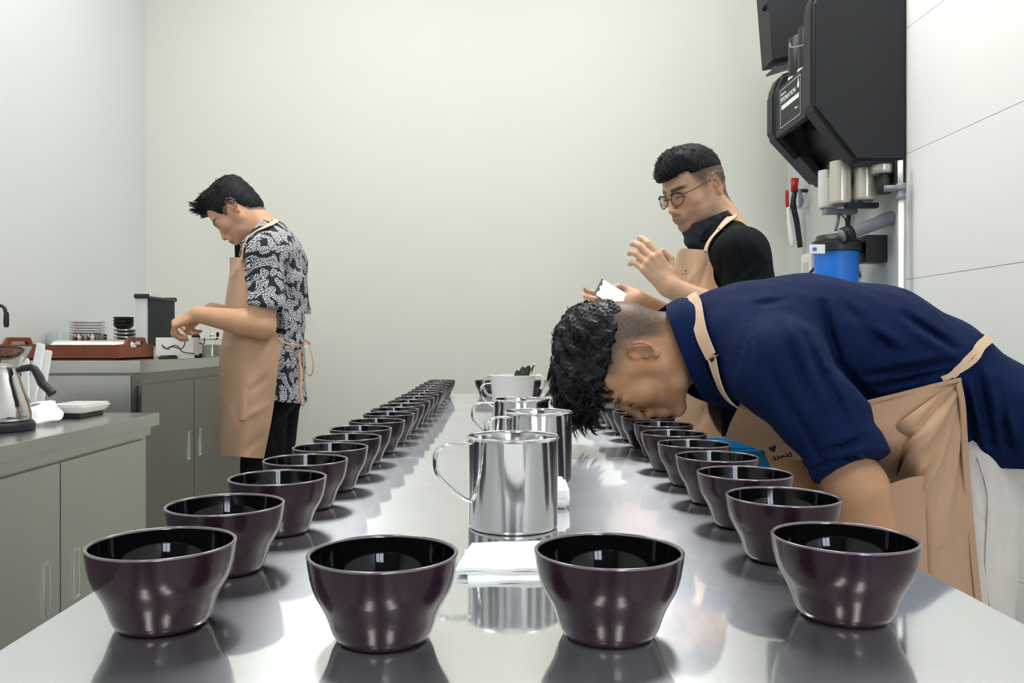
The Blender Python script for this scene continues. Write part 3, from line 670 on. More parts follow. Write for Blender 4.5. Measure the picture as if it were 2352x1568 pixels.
box('manifold_bar', tuple(at(1942, 478, 3.0)-np.array([0, .015, 0])), tuple(at(2015, 466, 3.0)+np.array([0, .015, 0])), M['blackmatte'], un)
lat('valve_body', [(0, 0), (.022, 0), (.026, .015), (.024, .05), (.015, .075), (0, .075)], M['black'], un, c=tuple(at(2030, 445, 2.92)), n=24)
tube('thin_tube', [at(1928, 488, 3.1), at(1924, 510, 3.08), at(1919, 530, 3.08)], .006, M['grey'], un, smooth_n=10)
tube('thin_tube', [at(1930, 490, 3.05), at(1942, 505, 3.05), at(1946, 525, 3.06)], .0025, M['black'], un, smooth_n=12)
tube('drain_hose', [(1.436, 3.3, 1.66), (1.432, 3.33, 1.5), (1.436, 3.30, 1.38), (1.438, 3.25, 1.30)], .010, M['black'], un, smooth_n=24, n=12)
# big blue housing
bh = empty('blue_filter_housing', (1.29, 3.08, 1.1), 'big blue water filter housing with black head, under the wall unit', 'water filter')
hx, hy = (1921-CX)/F*3.08, 3.08; zh = at(0, 580, hy)[2]
lat('blue_sump', [(0, zh-.36), (.066, zh-.36), (.074, zh-.345), (.078, zh-.01), (.079, zh), (0, zh)], M['blue'], bh, c=(hx, hy, 0), n=48)
lat('black_head', [(.079, zh+.0005), (.091, zh+.002), (.0915, zh+.030), (.086, zh+.034), (.086, zh+.040), (.075, zh+.045), (.070, zh+.062), (.050, zh+.066), (0, zh+.066)], M['black'], bh, c=(hx, hy, 0), n=48)
box('wall_bracket', (hx+.088, hy-.05, zh-.04), (1.449, hy+.03, zh+.06), M['black'], bh)
t_ = at(1877, 572, 2.985); tag_ = box('tag', (t_[0]-.028, 2.982, t_[2]-.017), (t_[0]+.028, 2.986, t_[2]+.017), M['white'], bh)
box('tag_print', (t_[0]-.018, 2.9812, t_[2]-.007), (t_[0]-.003, 2.9819, t_[2]+.006), M['blue'], tag_, bev=0)
tube('inlet_pipe', [at(1932, 542, 2.97), at(1958, 532, 2.97), at(2000, 518, 2.98), at(2040, 502, 2.99)], .023, M['grey'], bh, n=20, smooth_n=24)
tube('pipe_collar', [at(1936, 541, 2.97), at(1956, 533, 2.97)], .029, M['blackmatte'], bh, n=20)
tube('inlet_elbow', [at(2030, 506, 2.99), at(2046, 500, 3.0), (1.449, 3.08, at(0, 500, 3.0)[2])], .024, M['grey'], bh, n=20, smooth_n=20)
# white vertical pipe
vp = empty('white_pipe', (1.41, 2.82, .5), 'thin white vertical pipe with grey tee running down the right wall', 'pipe')
tube('pipe_run', [(1.405, 2.84, .02), (1.405, 2.84, at(0, 455, 2.84)[2])], .0095, M['white'], vp, n=16)
tube('pipe_run', [(1.402, 2.84, at(0, 425, 2.84)[2]), (1.402, 2.84, 1.665)], .0085, M['white'], vp, n=16)
z0 = at(0, 455, 2.84)[2]
lat('tee_fitting', [(0, 0), (.015, 0), (.016, .01), (.0115, .014), (.0115, .03), (.017, .034), (.018, .05), (.012, .056), (0, .056)], M['grey'], vp, c=(1.404, 2.84, z0-.004), n=20)
tube('tee_branch', [(1.404, 2.84, z0+.034), (1.355, 2.86, z0+.036)], .012, M['grey'], vp, n=14)
# sprayers and dispenser by the corner
sg = empty('spray_gun', (1.37, 3.80, 1.5), 'white trigger sprayer with red top hanging near the back corner', 'sprayer', 'hanging sprayers')
def cpt(px, py, Y=3.80): return at(px, py, Y)
tube('nozzle', [cpt(1807, 437), cpt(1808, 470), cpt(1810, 476)], [.007, .008, .006], M['red'], sg, n=12, smooth_n=10)
tube('sprayer_body', [cpt(1810, 474), cpt(1813, 510), cpt(1818, 545), cpt(1820, 565)], [.007, .011, .013, .009], M['white'], sg, n=14, smooth_n=16)
box('wall_hook', tuple(cpt(1812, 478)+np.array([0, .012, 0])), (1.449, 3.822, cpt(0, 470)[2]), M['white'], sg)
sg = empty('spray_hose', (1.40, 3.80, 1.5), 'black hose grip with red collar hanging beside the white sprayer', 'sprayer', 'hanging sprayers')
tube('red_collar', [cpt(1826, 410), cpt(1824, 440)], [.018, .014], M['red'], sg, n=14)
tube('grip', [cpt(1826, 438), cpt(1822, 470), cpt(1830, 510), cpt(1838, 568)], [.010, .013, .013, .012], M['black'], sg, n=16, smooth_n=20)
tube('grip_lever', [cpt(1836, 435, 3.77), cpt(1840, 460, 3.77), cpt(1838, 475, 3.77)], [.006, .012, .006], M['grey'], sg, n=12, smooth_n=12)
box('wall_hook', tuple(cpt(1832, 442)+np.array([0, -.006, 0])), (1.449, 3.806, cpt(0, 434)[2]), M['black'], sg)
sd = empty('soap_dispenser', (1.40, 3.5, 1.35), 'white wall dispenser box near the back corner below the sprayers', 'dispenser')
box('dispenser_body', (1.335, 3.46, 1.19), (1.449, 3.58, 1.42), M['white'], sd, bev=.01)
box('dispenser_window', (1.333, 3.49, 1.24), (1.336, 3.55, 1.38), M['canister'], sd, bev=.001)
tube('dispenser_lever', [at(1851, 640, 3.45), at(1862, 625, 3.43), at(1874, 612, 3.40)], .006, M['black'], sd)
# cyan bin behind the table
bn = empty('plastic_bin', (.64, 1.96, 0), 'cyan blue plastic bin standing behind the bending man beside the table', 'bin')
bm = bmesh.new(); r_ = []
for ins, zz_ in ((.04, 0), (.0, .785), (-.010, .787), (-.010, .805), (.004, .805), (.01, .76), (.045, .02)):
    r_.append([bm.verts.new((.52+ins, 1.87+ins, zz_)), bm.verts.new((.76-ins, 1.87+ins, zz_)), bm.verts.new((.76-ins, 2.05-ins, zz_)), bm.verts.new((.52+ins, 2.05-ins, zz_))])
bm.faces.new(r_[0][::-1]); bm.faces.new(r_[-1])
for a, b in zip(r_[:-1], r_[1:]):
    for i in range(4): bm.faces.new((a[i], a[(i+1) % 4], b[(i+1) % 4], b[i]))
bmesh.ops.bevel(bm, geom=list(bm.edges), offset=.006, segments=2, affect='EDGES')
from_bm('bin_body', bm, M['teal'], bn, smooth=True)
# ------------------------------------------------------------------ people: smooth-blended volumes turned into one skin
def unit(v): v = np.asarray(v, float); return v/np.linalg.norm(v)
class Frame:
    def __init__(s, o, R, sc=1.): s.o = np.asarray(o, float); s.R = np.asarray(R, float); s.s = sc   # columns of R: local axes
    def w(s, p): return s.o+s.R @ (np.asarray(p, float)*s.s)
    def loc(s, P): return ((P-s.o) @ s.R)/s.s
def axis(segs):
    out = [segs[0][0]]
    for lo, hi, st in segs:
        n = max(1, int(round((hi-lo)/st))); out += list(np.linspace(lo, hi, n+1)[1:])
    return np.array(out)
class Field:
    def __init__(s, xs, ys, zs):
        s.a = [np.asarray(v, np.float32) for v in (xs, ys, zs)]; s.D = np.full([len(v) for v in s.a], .05, np.float32)
    def sub(s, lo, hi):
        sl = []
        for i in range(3):
            a, b = np.searchsorted(s.a[i], lo[i]), np.searchsorted(s.a[i], hi[i])
            if b-a < 1: return None
            sl.append(slice(a, b))
        return tuple(sl), s.a[0][sl[0]][:, None, None], s.a[1][sl[1]][None, :, None], s.a[2][sl[2]][None, None, :]
    def comb(s, sl, d, k, op):
        D = s.D[sl]
        if op == '-': h = np.clip(.5-.5*(D+d)/k, 0, 1); s.D[sl] = D+(-d-D)*h+k*h*(1-h)
        else: h = np.clip(.5+.5*(D-d)/k, 0, 1); s.D[sl] = D+(d-D)*h-k*h*(1-h)
    def cap(s, a, b, ra, rb=None, k=.012, sy=1., op='+'):
        g_ = getattr(s, 'gs', 1.); ra *= g_; rb = ra if rb is None else rb*g_; a = np.asarray(a, float); b = np.asarray(b, float); m = max(ra, rb)
        pad = np.array([m, m*max(sy, 1), m])+k+.03
        q = s.sub(np.minimum(a, b)-pad, np.maximum(a, b)+pad)
        if q is None: return
        sl, X, Y, Z = q; ba = b-a; L2 = max(ba.dot(ba), 1e-9)
        px, py, pz = X-np.float32(a[0]), Y-np.float32(a[1]), Z-np.float32(a[2])
        t = np.clip((px*ba[0]+py*ba[1]+pz*ba[2])/L2, 0, 1).astype(np.float32)
        d = np.sqrt((px-t*ba[0])**2+((py-t*ba[1])/sy)**2+(pz-t*ba[2])**2)-(ra+(rb-ra)*t)
        s.comb(sl, d, k, op)
    def ell(s, c, r, R=None, k=.012, op='+'):
        c = np.asarray(c, float); r = np.asarray(r, float)*getattr(s, 'gs', 1.); m = r.max()+k+.03
        q = s.sub(c-m, c+m)
        if q is None: return
        sl, X, Y, Z = q; R = np.eye(3) if R is None else R
        p = [X-np.float32(c[0]), Y-np.float32(c[1]), Z-np.float32(c[2])]
        l = [p[0]*np.float32(R[0, i])+p[1]*np.float32(R[1, i])+p[2]*np.float32(R[2, i]) for i in range(3)]
        k0 = np.sqrt(sum((l[i]/r[i])**2 for i in range(3))); k1 = np.sqrt(sum((l[i]/r[i]**2)**2 for i in range(3)))+1e-6
        s.comb(sl, k0*(k0-1)/k1, k, op)
    def chain(s, P, r, k=.012, sy=1.):
        for i in range(len(P)-1): s.cap(P[i], P[i+1], r[i], r[i+1], k, sy)
    def near(s, w=.03):
        idx = np.nonzero(np.abs(s.D) < w); return idx, np.stack([s.a[i][idx[i]] for i in range(3)], 1)
    def disp(s, fn):
        idx, P = s.near(); s.D[idx] += fn(P).astype(np.float32)
    def cut(s, c, n, rad, off=0.):
        c = np.asarray(c, float); n = unit(n); q = s.sub(c-rad, c+rad)
        if q is None: return
        sl, X, Y, Z = q; e = c+n*off
        v = (X-e[0])*n[0]+(Y-e[1])*n[1]+(Z-e[2])*n[2]; inside = (X-c[0])**2+(Y-c[1])**2+(Z-c[2])**2 < rad*rad
        s.D[sl] = np.where(inside, np.maximum(s.D[sl], v), s.D[sl]).astype(np.float32)
    def val(s, P):
        i = [np.clip(np.interp(P[:, j], s.a[j], np.arange(len(s.a[j]))), 0, len(s.a[j])-1.001) for j in range(3)]
        b = [v.astype(int) for v in i]; f = [v-w for v, w in zip(i, b)]; o = 0
        for dx in (0, 1):
            for dy in (0, 1):
                for dz in (0, 1):
                    o = o+s.D[b[0]+dx, b[1]+dy, b[2]+dz]*(f[0] if dx else 1-f[0])*(f[1] if dy else 1-f[1])*(f[2] if dz else 1-f[2])
        return o
    def hug(s, P, off, only_out=False, it=8):
        """moves points onto the surface at the given height above it"""
        P = np.array(P, float); sh = P.shape; P = P.reshape(-1, 3)
        for _ in range(it):
            d = s.val(P); g = np.stack([s.val(P+np.eye(3)[j]*.006)-s.val(P-np.eye(3)[j]*.006) for j in range(3)], 1)
            g /= np.linalg.norm(g, axis=1)[:, None]+1e-6; st = np.clip(off-d, -.02, .02)
            if only_out: st = np.maximum(st, 0)
            P = P+g*st[:, None]
        return P.reshape(sh)
    def clip(s, n, d0):   # keep where n.p < d0
        n = unit(n); v = s.a[0][:, None, None]*n[0]+s.a[1][None, :, None]*n[1]+s.a[2][None, None, :]*n[2]-d0
        s.D = np.maximum(s.D, v.astype(np.float32))
    def mesh(s):
        D = s.D
        D[0], D[-1] = .05, .05; D[:, 0], D[:, -1] = .05, .05; D[:, :, 0], D[:, :, -1] = .05, .05
        S = D < 0; nx, ny, nz = D.shape; ids, pos, flip = [], [], []
        for ax in range(3):
            a = [slice(None)]*3; b = [slice(None)]*3; a[ax] = slice(0, -1); b[ax] = slice(1, None)
            e = np.nonzero(S[tuple(a)] != S[tuple(b)]); i0 = [v.copy() for v in e]; i1 = [v.copy() for v in e]; i1[ax] = i1[ax]+1
            d0, d1 = D[tuple(i0)], D[tuple(i1)]; t = d0/(d0-d1)
            P = np.stack([s.a[j][i0[j]] for j in range(3)], 1).astype(float)
            P[:, ax] += t*(s.a[ax][i1[ax]]-s.a[ax][i0[ax]])
            u, v = (ax+1) % 3, (ax+2) % 3; q = []
            for du, dv in ((-1, -1), (0, -1), (0, 0), (-1, 0)):
                c = [w.copy() for w in i0]; c[u] = c[u]+du; c[v] = c[v]+dv
                q.append((c[0]*ny+c[1])*nz+c[2])
            ids.append(np.stack(q, 1)); pos.append(P); flip.append(d0 >= 0)
        ids = np.concatenate(ids); pos = np.concatenate(pos); flip = np.concatenate(flip)
        uq, inv = np.unique(ids.ravel(), return_inverse=True); inv = inv.ravel()
        cnt = np.bincount(inv, minlength=len(uq)).astype(float)
        V = np.stack([np.bincount(inv, np.repeat(pos[:, j], 4), len(uq))/cnt for j in range(3)], 1)
        Q = inv.reshape(-1, 4); Q[flip] = Q[flip][:, ::-1]
        return V, Q
def fast_mesh(name, V, Q, m, parent=None, cols=None, pat=None, **tg):
    me = bpy.data.meshes.new(name); n, f = len(V), len(Q)
    me.vertices.add(n); me.vertices.foreach_set('co', V.astype(np.float32).ravel())
    me.loops.add(f*4); me.loops.foreach_set('vertex_index', Q.astype(np.int32).ravel())
    me.polygons.add(f); me.polygons.foreach_set('loop_start', np.arange(0, f*4, 4, dtype=np.int32))
    me.polygons.foreach_set('loop_total', np.full(f, 4, np.int32)); me.polygons.foreach_set('use_smooth', np.ones(f, bool))
    me.update(calc_edges=True); me.validate(); me.materials.append(m)
    if cols is not None:
        a = me.attributes.new('Col', 'FLOAT_COLOR', 'POINT'); c = np.ones((n, 4), np.float32); c[:, :3] = cols; a.data.foreach_set('color', c.ravel())
    if pat is not None:
        a = me.attributes.new('pat', 'FLOAT_VECTOR', 'POINT'); a.data.foreach_set('vector', pat.astype(np.float32).ravel())
    o = bpy.data.objects.new(name, me); return link(o, parent, **tg)
def relax(V, Q, n=1, lam=.5):
    E = np.concatenate([Q[:, [0, 1]], Q[:, [1, 2]], Q[:, [2, 3]], Q[:, [3, 0]]]); E = np.concatenate([E, E[:, ::-1]])
    c = np.bincount(E[:, 0], minlength=len(V)).astype(float)
    for _ in range(n):
        A = np.stack([np.bincount(E[:, 0], V[E[:, 1], j], len(V)) for j in range(3)], 1)/c[:, None]; V = V+(A-V)*lam
    return V

def head_frame(o, pitch, yaw=0., roll=0., sc=1.):
    """faces -X; pitch lowers the face, yaw turns it toward the camera (-Y)"""
    f = np.array([-math.cos(pitch)*math.cos(yaw), -math.sin(yaw)*math.cos(pitch), -math.sin(pitch)])
    u = np.array([-math.sin(pitch)*math.cos(yaw), -math.sin(yaw)*math.sin(pitch), math.cos(pitch)])
    if roll: u = u*math.cos(roll)+np.cross(f, u)*math.sin(roll)
    l = np.cross(u, f)
    return Frame(o, np.stack([f, l, u], 1), sc)
def ear(F, fr, s, g=1.):
    w = fr.w; S = fr.s*g; c = np.array([-.012, s*.078, .004])
    sl = .10
    R0 = np.stack([fr.R @ unit([math.cos(.35), s*(-.30), -.17]), fr.R @ unit([.30, s, .05]), fr.R @ unit([.20, -s*.05, 1])], 1)
    q, _ = np.linalg.qr(R0); R0 = q*np.sign(np.sum(q*R0, 0))
    F.ell(w(c), np.array([.019, .0065, .031])*S, R0, .006)
    def p(x, z, o=0.): return w(c+np.array([x*g, s*(.008+o-.22*x)*g, z*g]))
    H = [p(.010, .004, -.002), p(.015, .016), p(.010, .027, .002), p(-.003, .032, .004), p(-.016, .024, .006), p(-.021, .009, .006), p(-.018, -.008, .004), p(-.010, -.021, .001)]
    F.chain(H, np.array([.0030, .0036, .0038, .0038, .0038, .0036, .0034, .0036])*S, .003)
    F.ell(p(-.004, -.027, 0), np.array([.0085, .005, .009])*S, fr.R, .004)
    F.ell(p(-.006, -.001, .004), np.array([.0085, .0062, .0135])*S, fr.R, .004, '-')
    F.ell(p(-.009, .017, .004), np.array([.0055, .004, .008])*S, fr.R, .004, '-')
    F.cap(p(.006, -.004, .001), p(.007, -.010, .001), .0042*S, .0035*S, .003)
def head(F, fr, neck_to, neck_r=.056, nose=1., ears=(1, -1), ear_g=1., fat=0.):
    w, S, R = fr.w, fr.s, fr.R
    def e(c, r, k=.02, op='+'): F.ell(w(c), np.array(r)*S, R, k*S, op)
    def c(a, b, ra, rb, k=.015, op='+'): F.cap(w(a), w(b), ra*S, rb*S, k*S, 1., op)
    e((-.008, 0, .042), (.094, .075, .086), .01); e((.030, 0, .046), (.064, .066, .066), .02); e((-.03, 0, .02), (.068, .068, .07), .02)
    e((.040, 0, -.018), (.050, .060, .070), .02)
    for s in (1, -1):
        c((.002, s*.054, -.040), (.030, s*.046, -.072), .017, .016, .02); c((.030, s*.046, -.072), (.074, s*.013, -.093), .016, .014, .02)
        c((.002, s*.056, -.040), (.010, s*.060, .010), .017, .020, .02)
        e((.056, s*.043, -.018), (.024, .022, .022), .02)
    e((.040, 0, -.062), (.046, .046, .036), .02); e((.077, 0, -.094), (.017, .021, .014), .014)
    for s in (1, -1): c((.076, s*.038, .022), (.091, s*.012, .021), .0105, .010, .014)
    e((.070, 0, .010), (.022, .045, .04), .02)
    for s in (1, -1):
        e((.096, s*.032, .004), (.014, .015, .012), .012, '-')
        e((.0755, s*.031, .005), (.0125, .0145, .0125), .003)
        c((.083, s*.019, .0005), (.076, s*.042, .0005), .0045, .0040, .004)
    n = nose
    c((.088, 0, .014), (.088+.022*n, 0, -.032), .0075, .0095, .010); e((.088+.023*n, 0, -.036), (.0105, .0105, .0095), .006)
    for s in (1, -1): e((.099, s*.0125, -.040), (.0105, .0072, .0075), .005)
    for s in (1, -1): e((.105, s*.0070, -.0465), (.0055, .0032, .0030), .002, '-')
    e((.090, 0, -.062), (.016, .026, .020), .012)
    e((.098, 0, -.0625), (.0095, .0215, .0058), .004); e((.095, 0, -.0735), (.0095, .0190, .0062), .004)
    c((.106, -.010, -.0678), (.106, .010, -.0678), .0018, .0018, .002, '-'); 
    for s in (1, -1): ear(F, fr, s, ear_g)
    nk = np.asarray(neck_to, float)
    F.cap(w((-.028, 0, -.030)), nk, neck_r, neck_r*1.08, .03)
    F.cap(w((.010, 0, -.055)), nk+(w((.02, 0, 0))-w((0, 0, 0))), neck_r*.72, neck_r*.8, .03)
def skin_cols(V, frs, base, dark=None, fade=None, beard=0., hands=()):
    C = np.tile(np.array(base), (len(V), 1))
    L_ = frs.loc(V); x, y, z = L_.T; ay = np.abs(y); head_ = sm(.16, .14, np.linalg.norm(L_, axis=1))
    def mixc(m, col): 
        m = (m*head_)[:, None]; C[:] = C*(1-m)+np.array(col)*m
    red = np.array(base)*np.array([1.0, .72, .68])
    mixc(.45*np.exp(-((x-.075)**2+(ay-.040)**2+(z+.02)**2)/.022**2), red)
    mixc(.5*sm(.068, .078, ay)*sm(.05, .0, np.abs(z-.005))*sm(-.045, -.03, x)*sm(.02, .01, x), red)
    mixc(.62*np.exp(-(((x+.014)/.010)**2+((z-.003)/.015)**2))*sm(.070, .078, ay), np.array(base)*.25)  # shade inside the ear hollow painted into the skin colour
    mixc(.5*sm(.009, .005, np.abs(z+.068))*sm(.024, .016, ay)*sm(.088, .096, x), np.array(base)*np.array([.7, .5, .5]))
    mixc(.9*sm(.0016, .0008, np.abs(z+.0678))*sm(.021, .018, ay)*sm(.09, .094, x), np.array([.12, .04, .035]))
    brow = sm(.0065, .0040, np.abs(z-.0245-.10*(ay-.03)*(ay < .045)))*sm(.008, .013, ay)*sm(.058, .050, ay)*sm(.055, .065, x)
    mixc(.88*brow, (.02, .016, .014))
    lash = sm(.0026, .0012, np.abs(z+.001+.10*np.abs(ay-.031)))*sm(.014, .018, ay)*sm(.047, .043, ay)*sm(.065, .07, x)
    mixc(.9*lash, (.02, .015, .012))
    if beard:
        b = sm(-.045, -.058, z)*sm(-.01, .02, x)*(1-.6*sm(.03, .0, ay)*sm(-.09, -.07, z)*0)
        mo = sm(.007, .004, np.abs(z+.053))*sm(.024, .018, ay)*sm(.085, .09, x)
        mixc(np.clip(beard*b+.9*beard*mo, 0, .85)*(.85+.15*np.sin(x*3000)*np.sin(z*3300)), np.array(base)*.28)
        mixc(.6*sm(.008, .004, np.abs(z+.068))*sm(.022, .015, ay)*sm(.090, .097, x), np.array(base)*np.array([.65, .45, .45]))
    if fade is not None:
        m = 1-(1-np.clip(fade(x, y, z), 0, 1))**2.2; n = .86+.14*np.sin(x*2100+3*np.sin(z*900))*np.sin(z*1900)*np.cos(y*1700)
        mixc(np.clip(m*n, 0, .97), (.016, .015, .016))
    return C
def hand(F, fr, curl, spread=(.10, .03, -.04, -.12), fat=1., thumb=((.030, .026, -.012), (.058, .040, -.020), (.078, .044, -.024)), sgn=1.):
    """local x along fingers, +y toward the thumb, z out of the back of the hand"""
    w, S = fr.w, fr.s
    kn = [(.088, .027, .002), (.092, .008, .004), (.088, -.011, .002), (.080, -.028, -.002)]
    ln = [(.043, .026, .021), (.047, .030, .022), (.043, .028, .022), (.034, .021, .019)]; rd = [.0092, .0094, .0088, .0080]
    P = lambda p: w((p[0], p[1]*sgn, p[2]))
    F.cap(P((0, 0, 0)), P((.03, 0, -.002)), .024*S, .022*S, .015)
    for i in range(4):
        F.cap(P((.008, kn[i][1]*.55, -.004)), P(kn[i]), .0145*S, .0112*S, .010)
        p = np.array(kn[i]); a = 0.; c = curl[i] if np.iterable(curl[i]) else (curl[i],)*3
        for j in range(3):
            a += c[j]; d = np.array([math.cos(a)*math.cos(spread[i]), math.sin(spread[i]), -math.sin(a)]); q = p+d*ln[i][j]
            F.cap(P(p), P(q), (rd[i]-.0007*j)*S*fat, (rd[i]-.0007*(j+1))*S*fat, .0025); p = q
    t = [np.array((.010, .016, -.008))]+[np.array(v) for v in thumb]
    F.cap(P(t[0]), P(t[1]), .017*S, .0135*S, .010); F.cap(P(t[1]), P(t[2]), .0115*S, .0098*S, .003); F.cap(P(t[2]), P(t[3]), .0098*S, .0082*S, .003)
def hframe(wrist, tip, back, sc=1.):
    x = unit(np.asarray(tip)-np.asarray(wrist)); z = np.asarray(back, float); z = unit(z-x*z.dot(x)); y = np.cross(z, x)
    return Frame(wrist, np.stack([x, y, z], 1), sc)

def crease_fn(segs, ymax=None, fade=.05):
    """cloth folds; each (px0,py0,px1,py1,width_px,depth_m) is a line across the side of the garment that faces -Y"""
    def fn(P):
        P = np.asarray(P); sh = P.shape[:-1]; Q = P.reshape(-1, 3); u = Q[:, 0]/Q[:, 1]*F+CX; v = CY-(Q[:, 2]-CZ)/Q[:, 1]*F; d = np.zeros(len(Q))
        for (x0, y0, x1, y1, w, dep) in segs:
            ex, ey = x1-x0, y1-y0; t = np.clip(((u-x0)*ex+(v-y0)*ey)/(ex*ex+ey*ey), 0, 1)
            r = np.hypot(u-x0-t*ex, v-y0-t*ey); d += dep*np.exp(-(r/w)**2)*(.35+.65*np.sin(PI*np.clip(t*.9+.05, 0, 1)))
        if ymax is not None: d *= sm(ymax, ymax-fade, Q[:, 1])
        return d.reshape(sh)
    return fn
def ripple(amp, f1, f2, seed=0.):
    def fn(P):
        x, y, z = P[..., 0], P[..., 1], P[..., 2]
        return amp*(np.sin(x*f1+2*np.sin(z*f2*.7+seed)+y*f2)*np.cos(z*f1*.6+1.5*np.sin(x*f2+seed)+y*f1*.4))
    return fn
def locks(name, roots, dirs, lens, r, m, parent, bend, seg=6, curl=.0):
    """many tapered strands in one mesh"""
    vs, fs = [], []; nb = 5
    for i in range(len(roots)):
        p = roots[i].copy(); d = dirs[i].copy(); pts = [p.copy()]
        ph = rng.uniform(0, 6.28); a1 = unit(np.cross(d, [0.3, 1, .2])); a2 = np.cross(d, a1)
        for j in range(seg):
            d = unit(d+bend[i]*(1/seg)*1.2+curl*(a1*math.cos(ph+j*1.3)+a2*math.sin(ph+j*1.3))); p = p+d*lens[i]/seg; pts.append(p.copy())
        rr = [r*(1-.85*(j/seg)**1.5) for j in range(seg+1)]
        v, f = tube_geo(pts, rr, nb); o = len(vs); vs += v; fs += [tuple(q+o for q in g) for g in f]
    return raw(name, vs, fs, m, parent)
def clumps(name, roots, dirs, lens, r, m, parent, bend, kids=12, seg=7, curl=.25, width=.006):
    vs, fs = [], []; nb = 4
    for i in range(len(roots)):
        p = roots[i].copy(); d = dirs[i].copy(); pts = [p.copy()]; ph = rng.uniform(0, 6.28); ax = unit(rng.normal(0, 1, 3)); tw = rng.choice([-1, 1])*curl
        for j in range(seg):
            d = unit(d+bend[i]/seg*1.2+np.cross(ax, d)*tw); p = p+d*lens[i]/seg; pts.append(p.copy())
        pts = np.array(pts)
        for k in range(kids):
            off = rng.normal(0, width*.5, 3); e = rng.normal(0, width*.25, 3); t = np.linspace(0, 1, seg+1)[:, None]
            q = pts+off*(1-.75*t)+e*t*t+np.sin(t*PI*2+ph)*off*.2; q = q[0]+(q-q[0])*rng.uniform(.75, 1.1)
            rr = [r*(1-.8*(j/seg)**2) for j in range(seg+1)]
            v, f = tube_geo(q, rr, nb); o = len(vs); vs += v; fs += [tuple(x+o for x in g) for g in f]
    return raw(name, vs, fs, m, parent)
def body_root(name, V, Q, cols, label):
    return fast_mesh(name, V, Q, M['skin'], None, cols, label=label, cat='person')
SKIN3, SKIN1, SKIN2 = (.58, .315, .175), (.60, .34, .205), (.63, .38, .24)

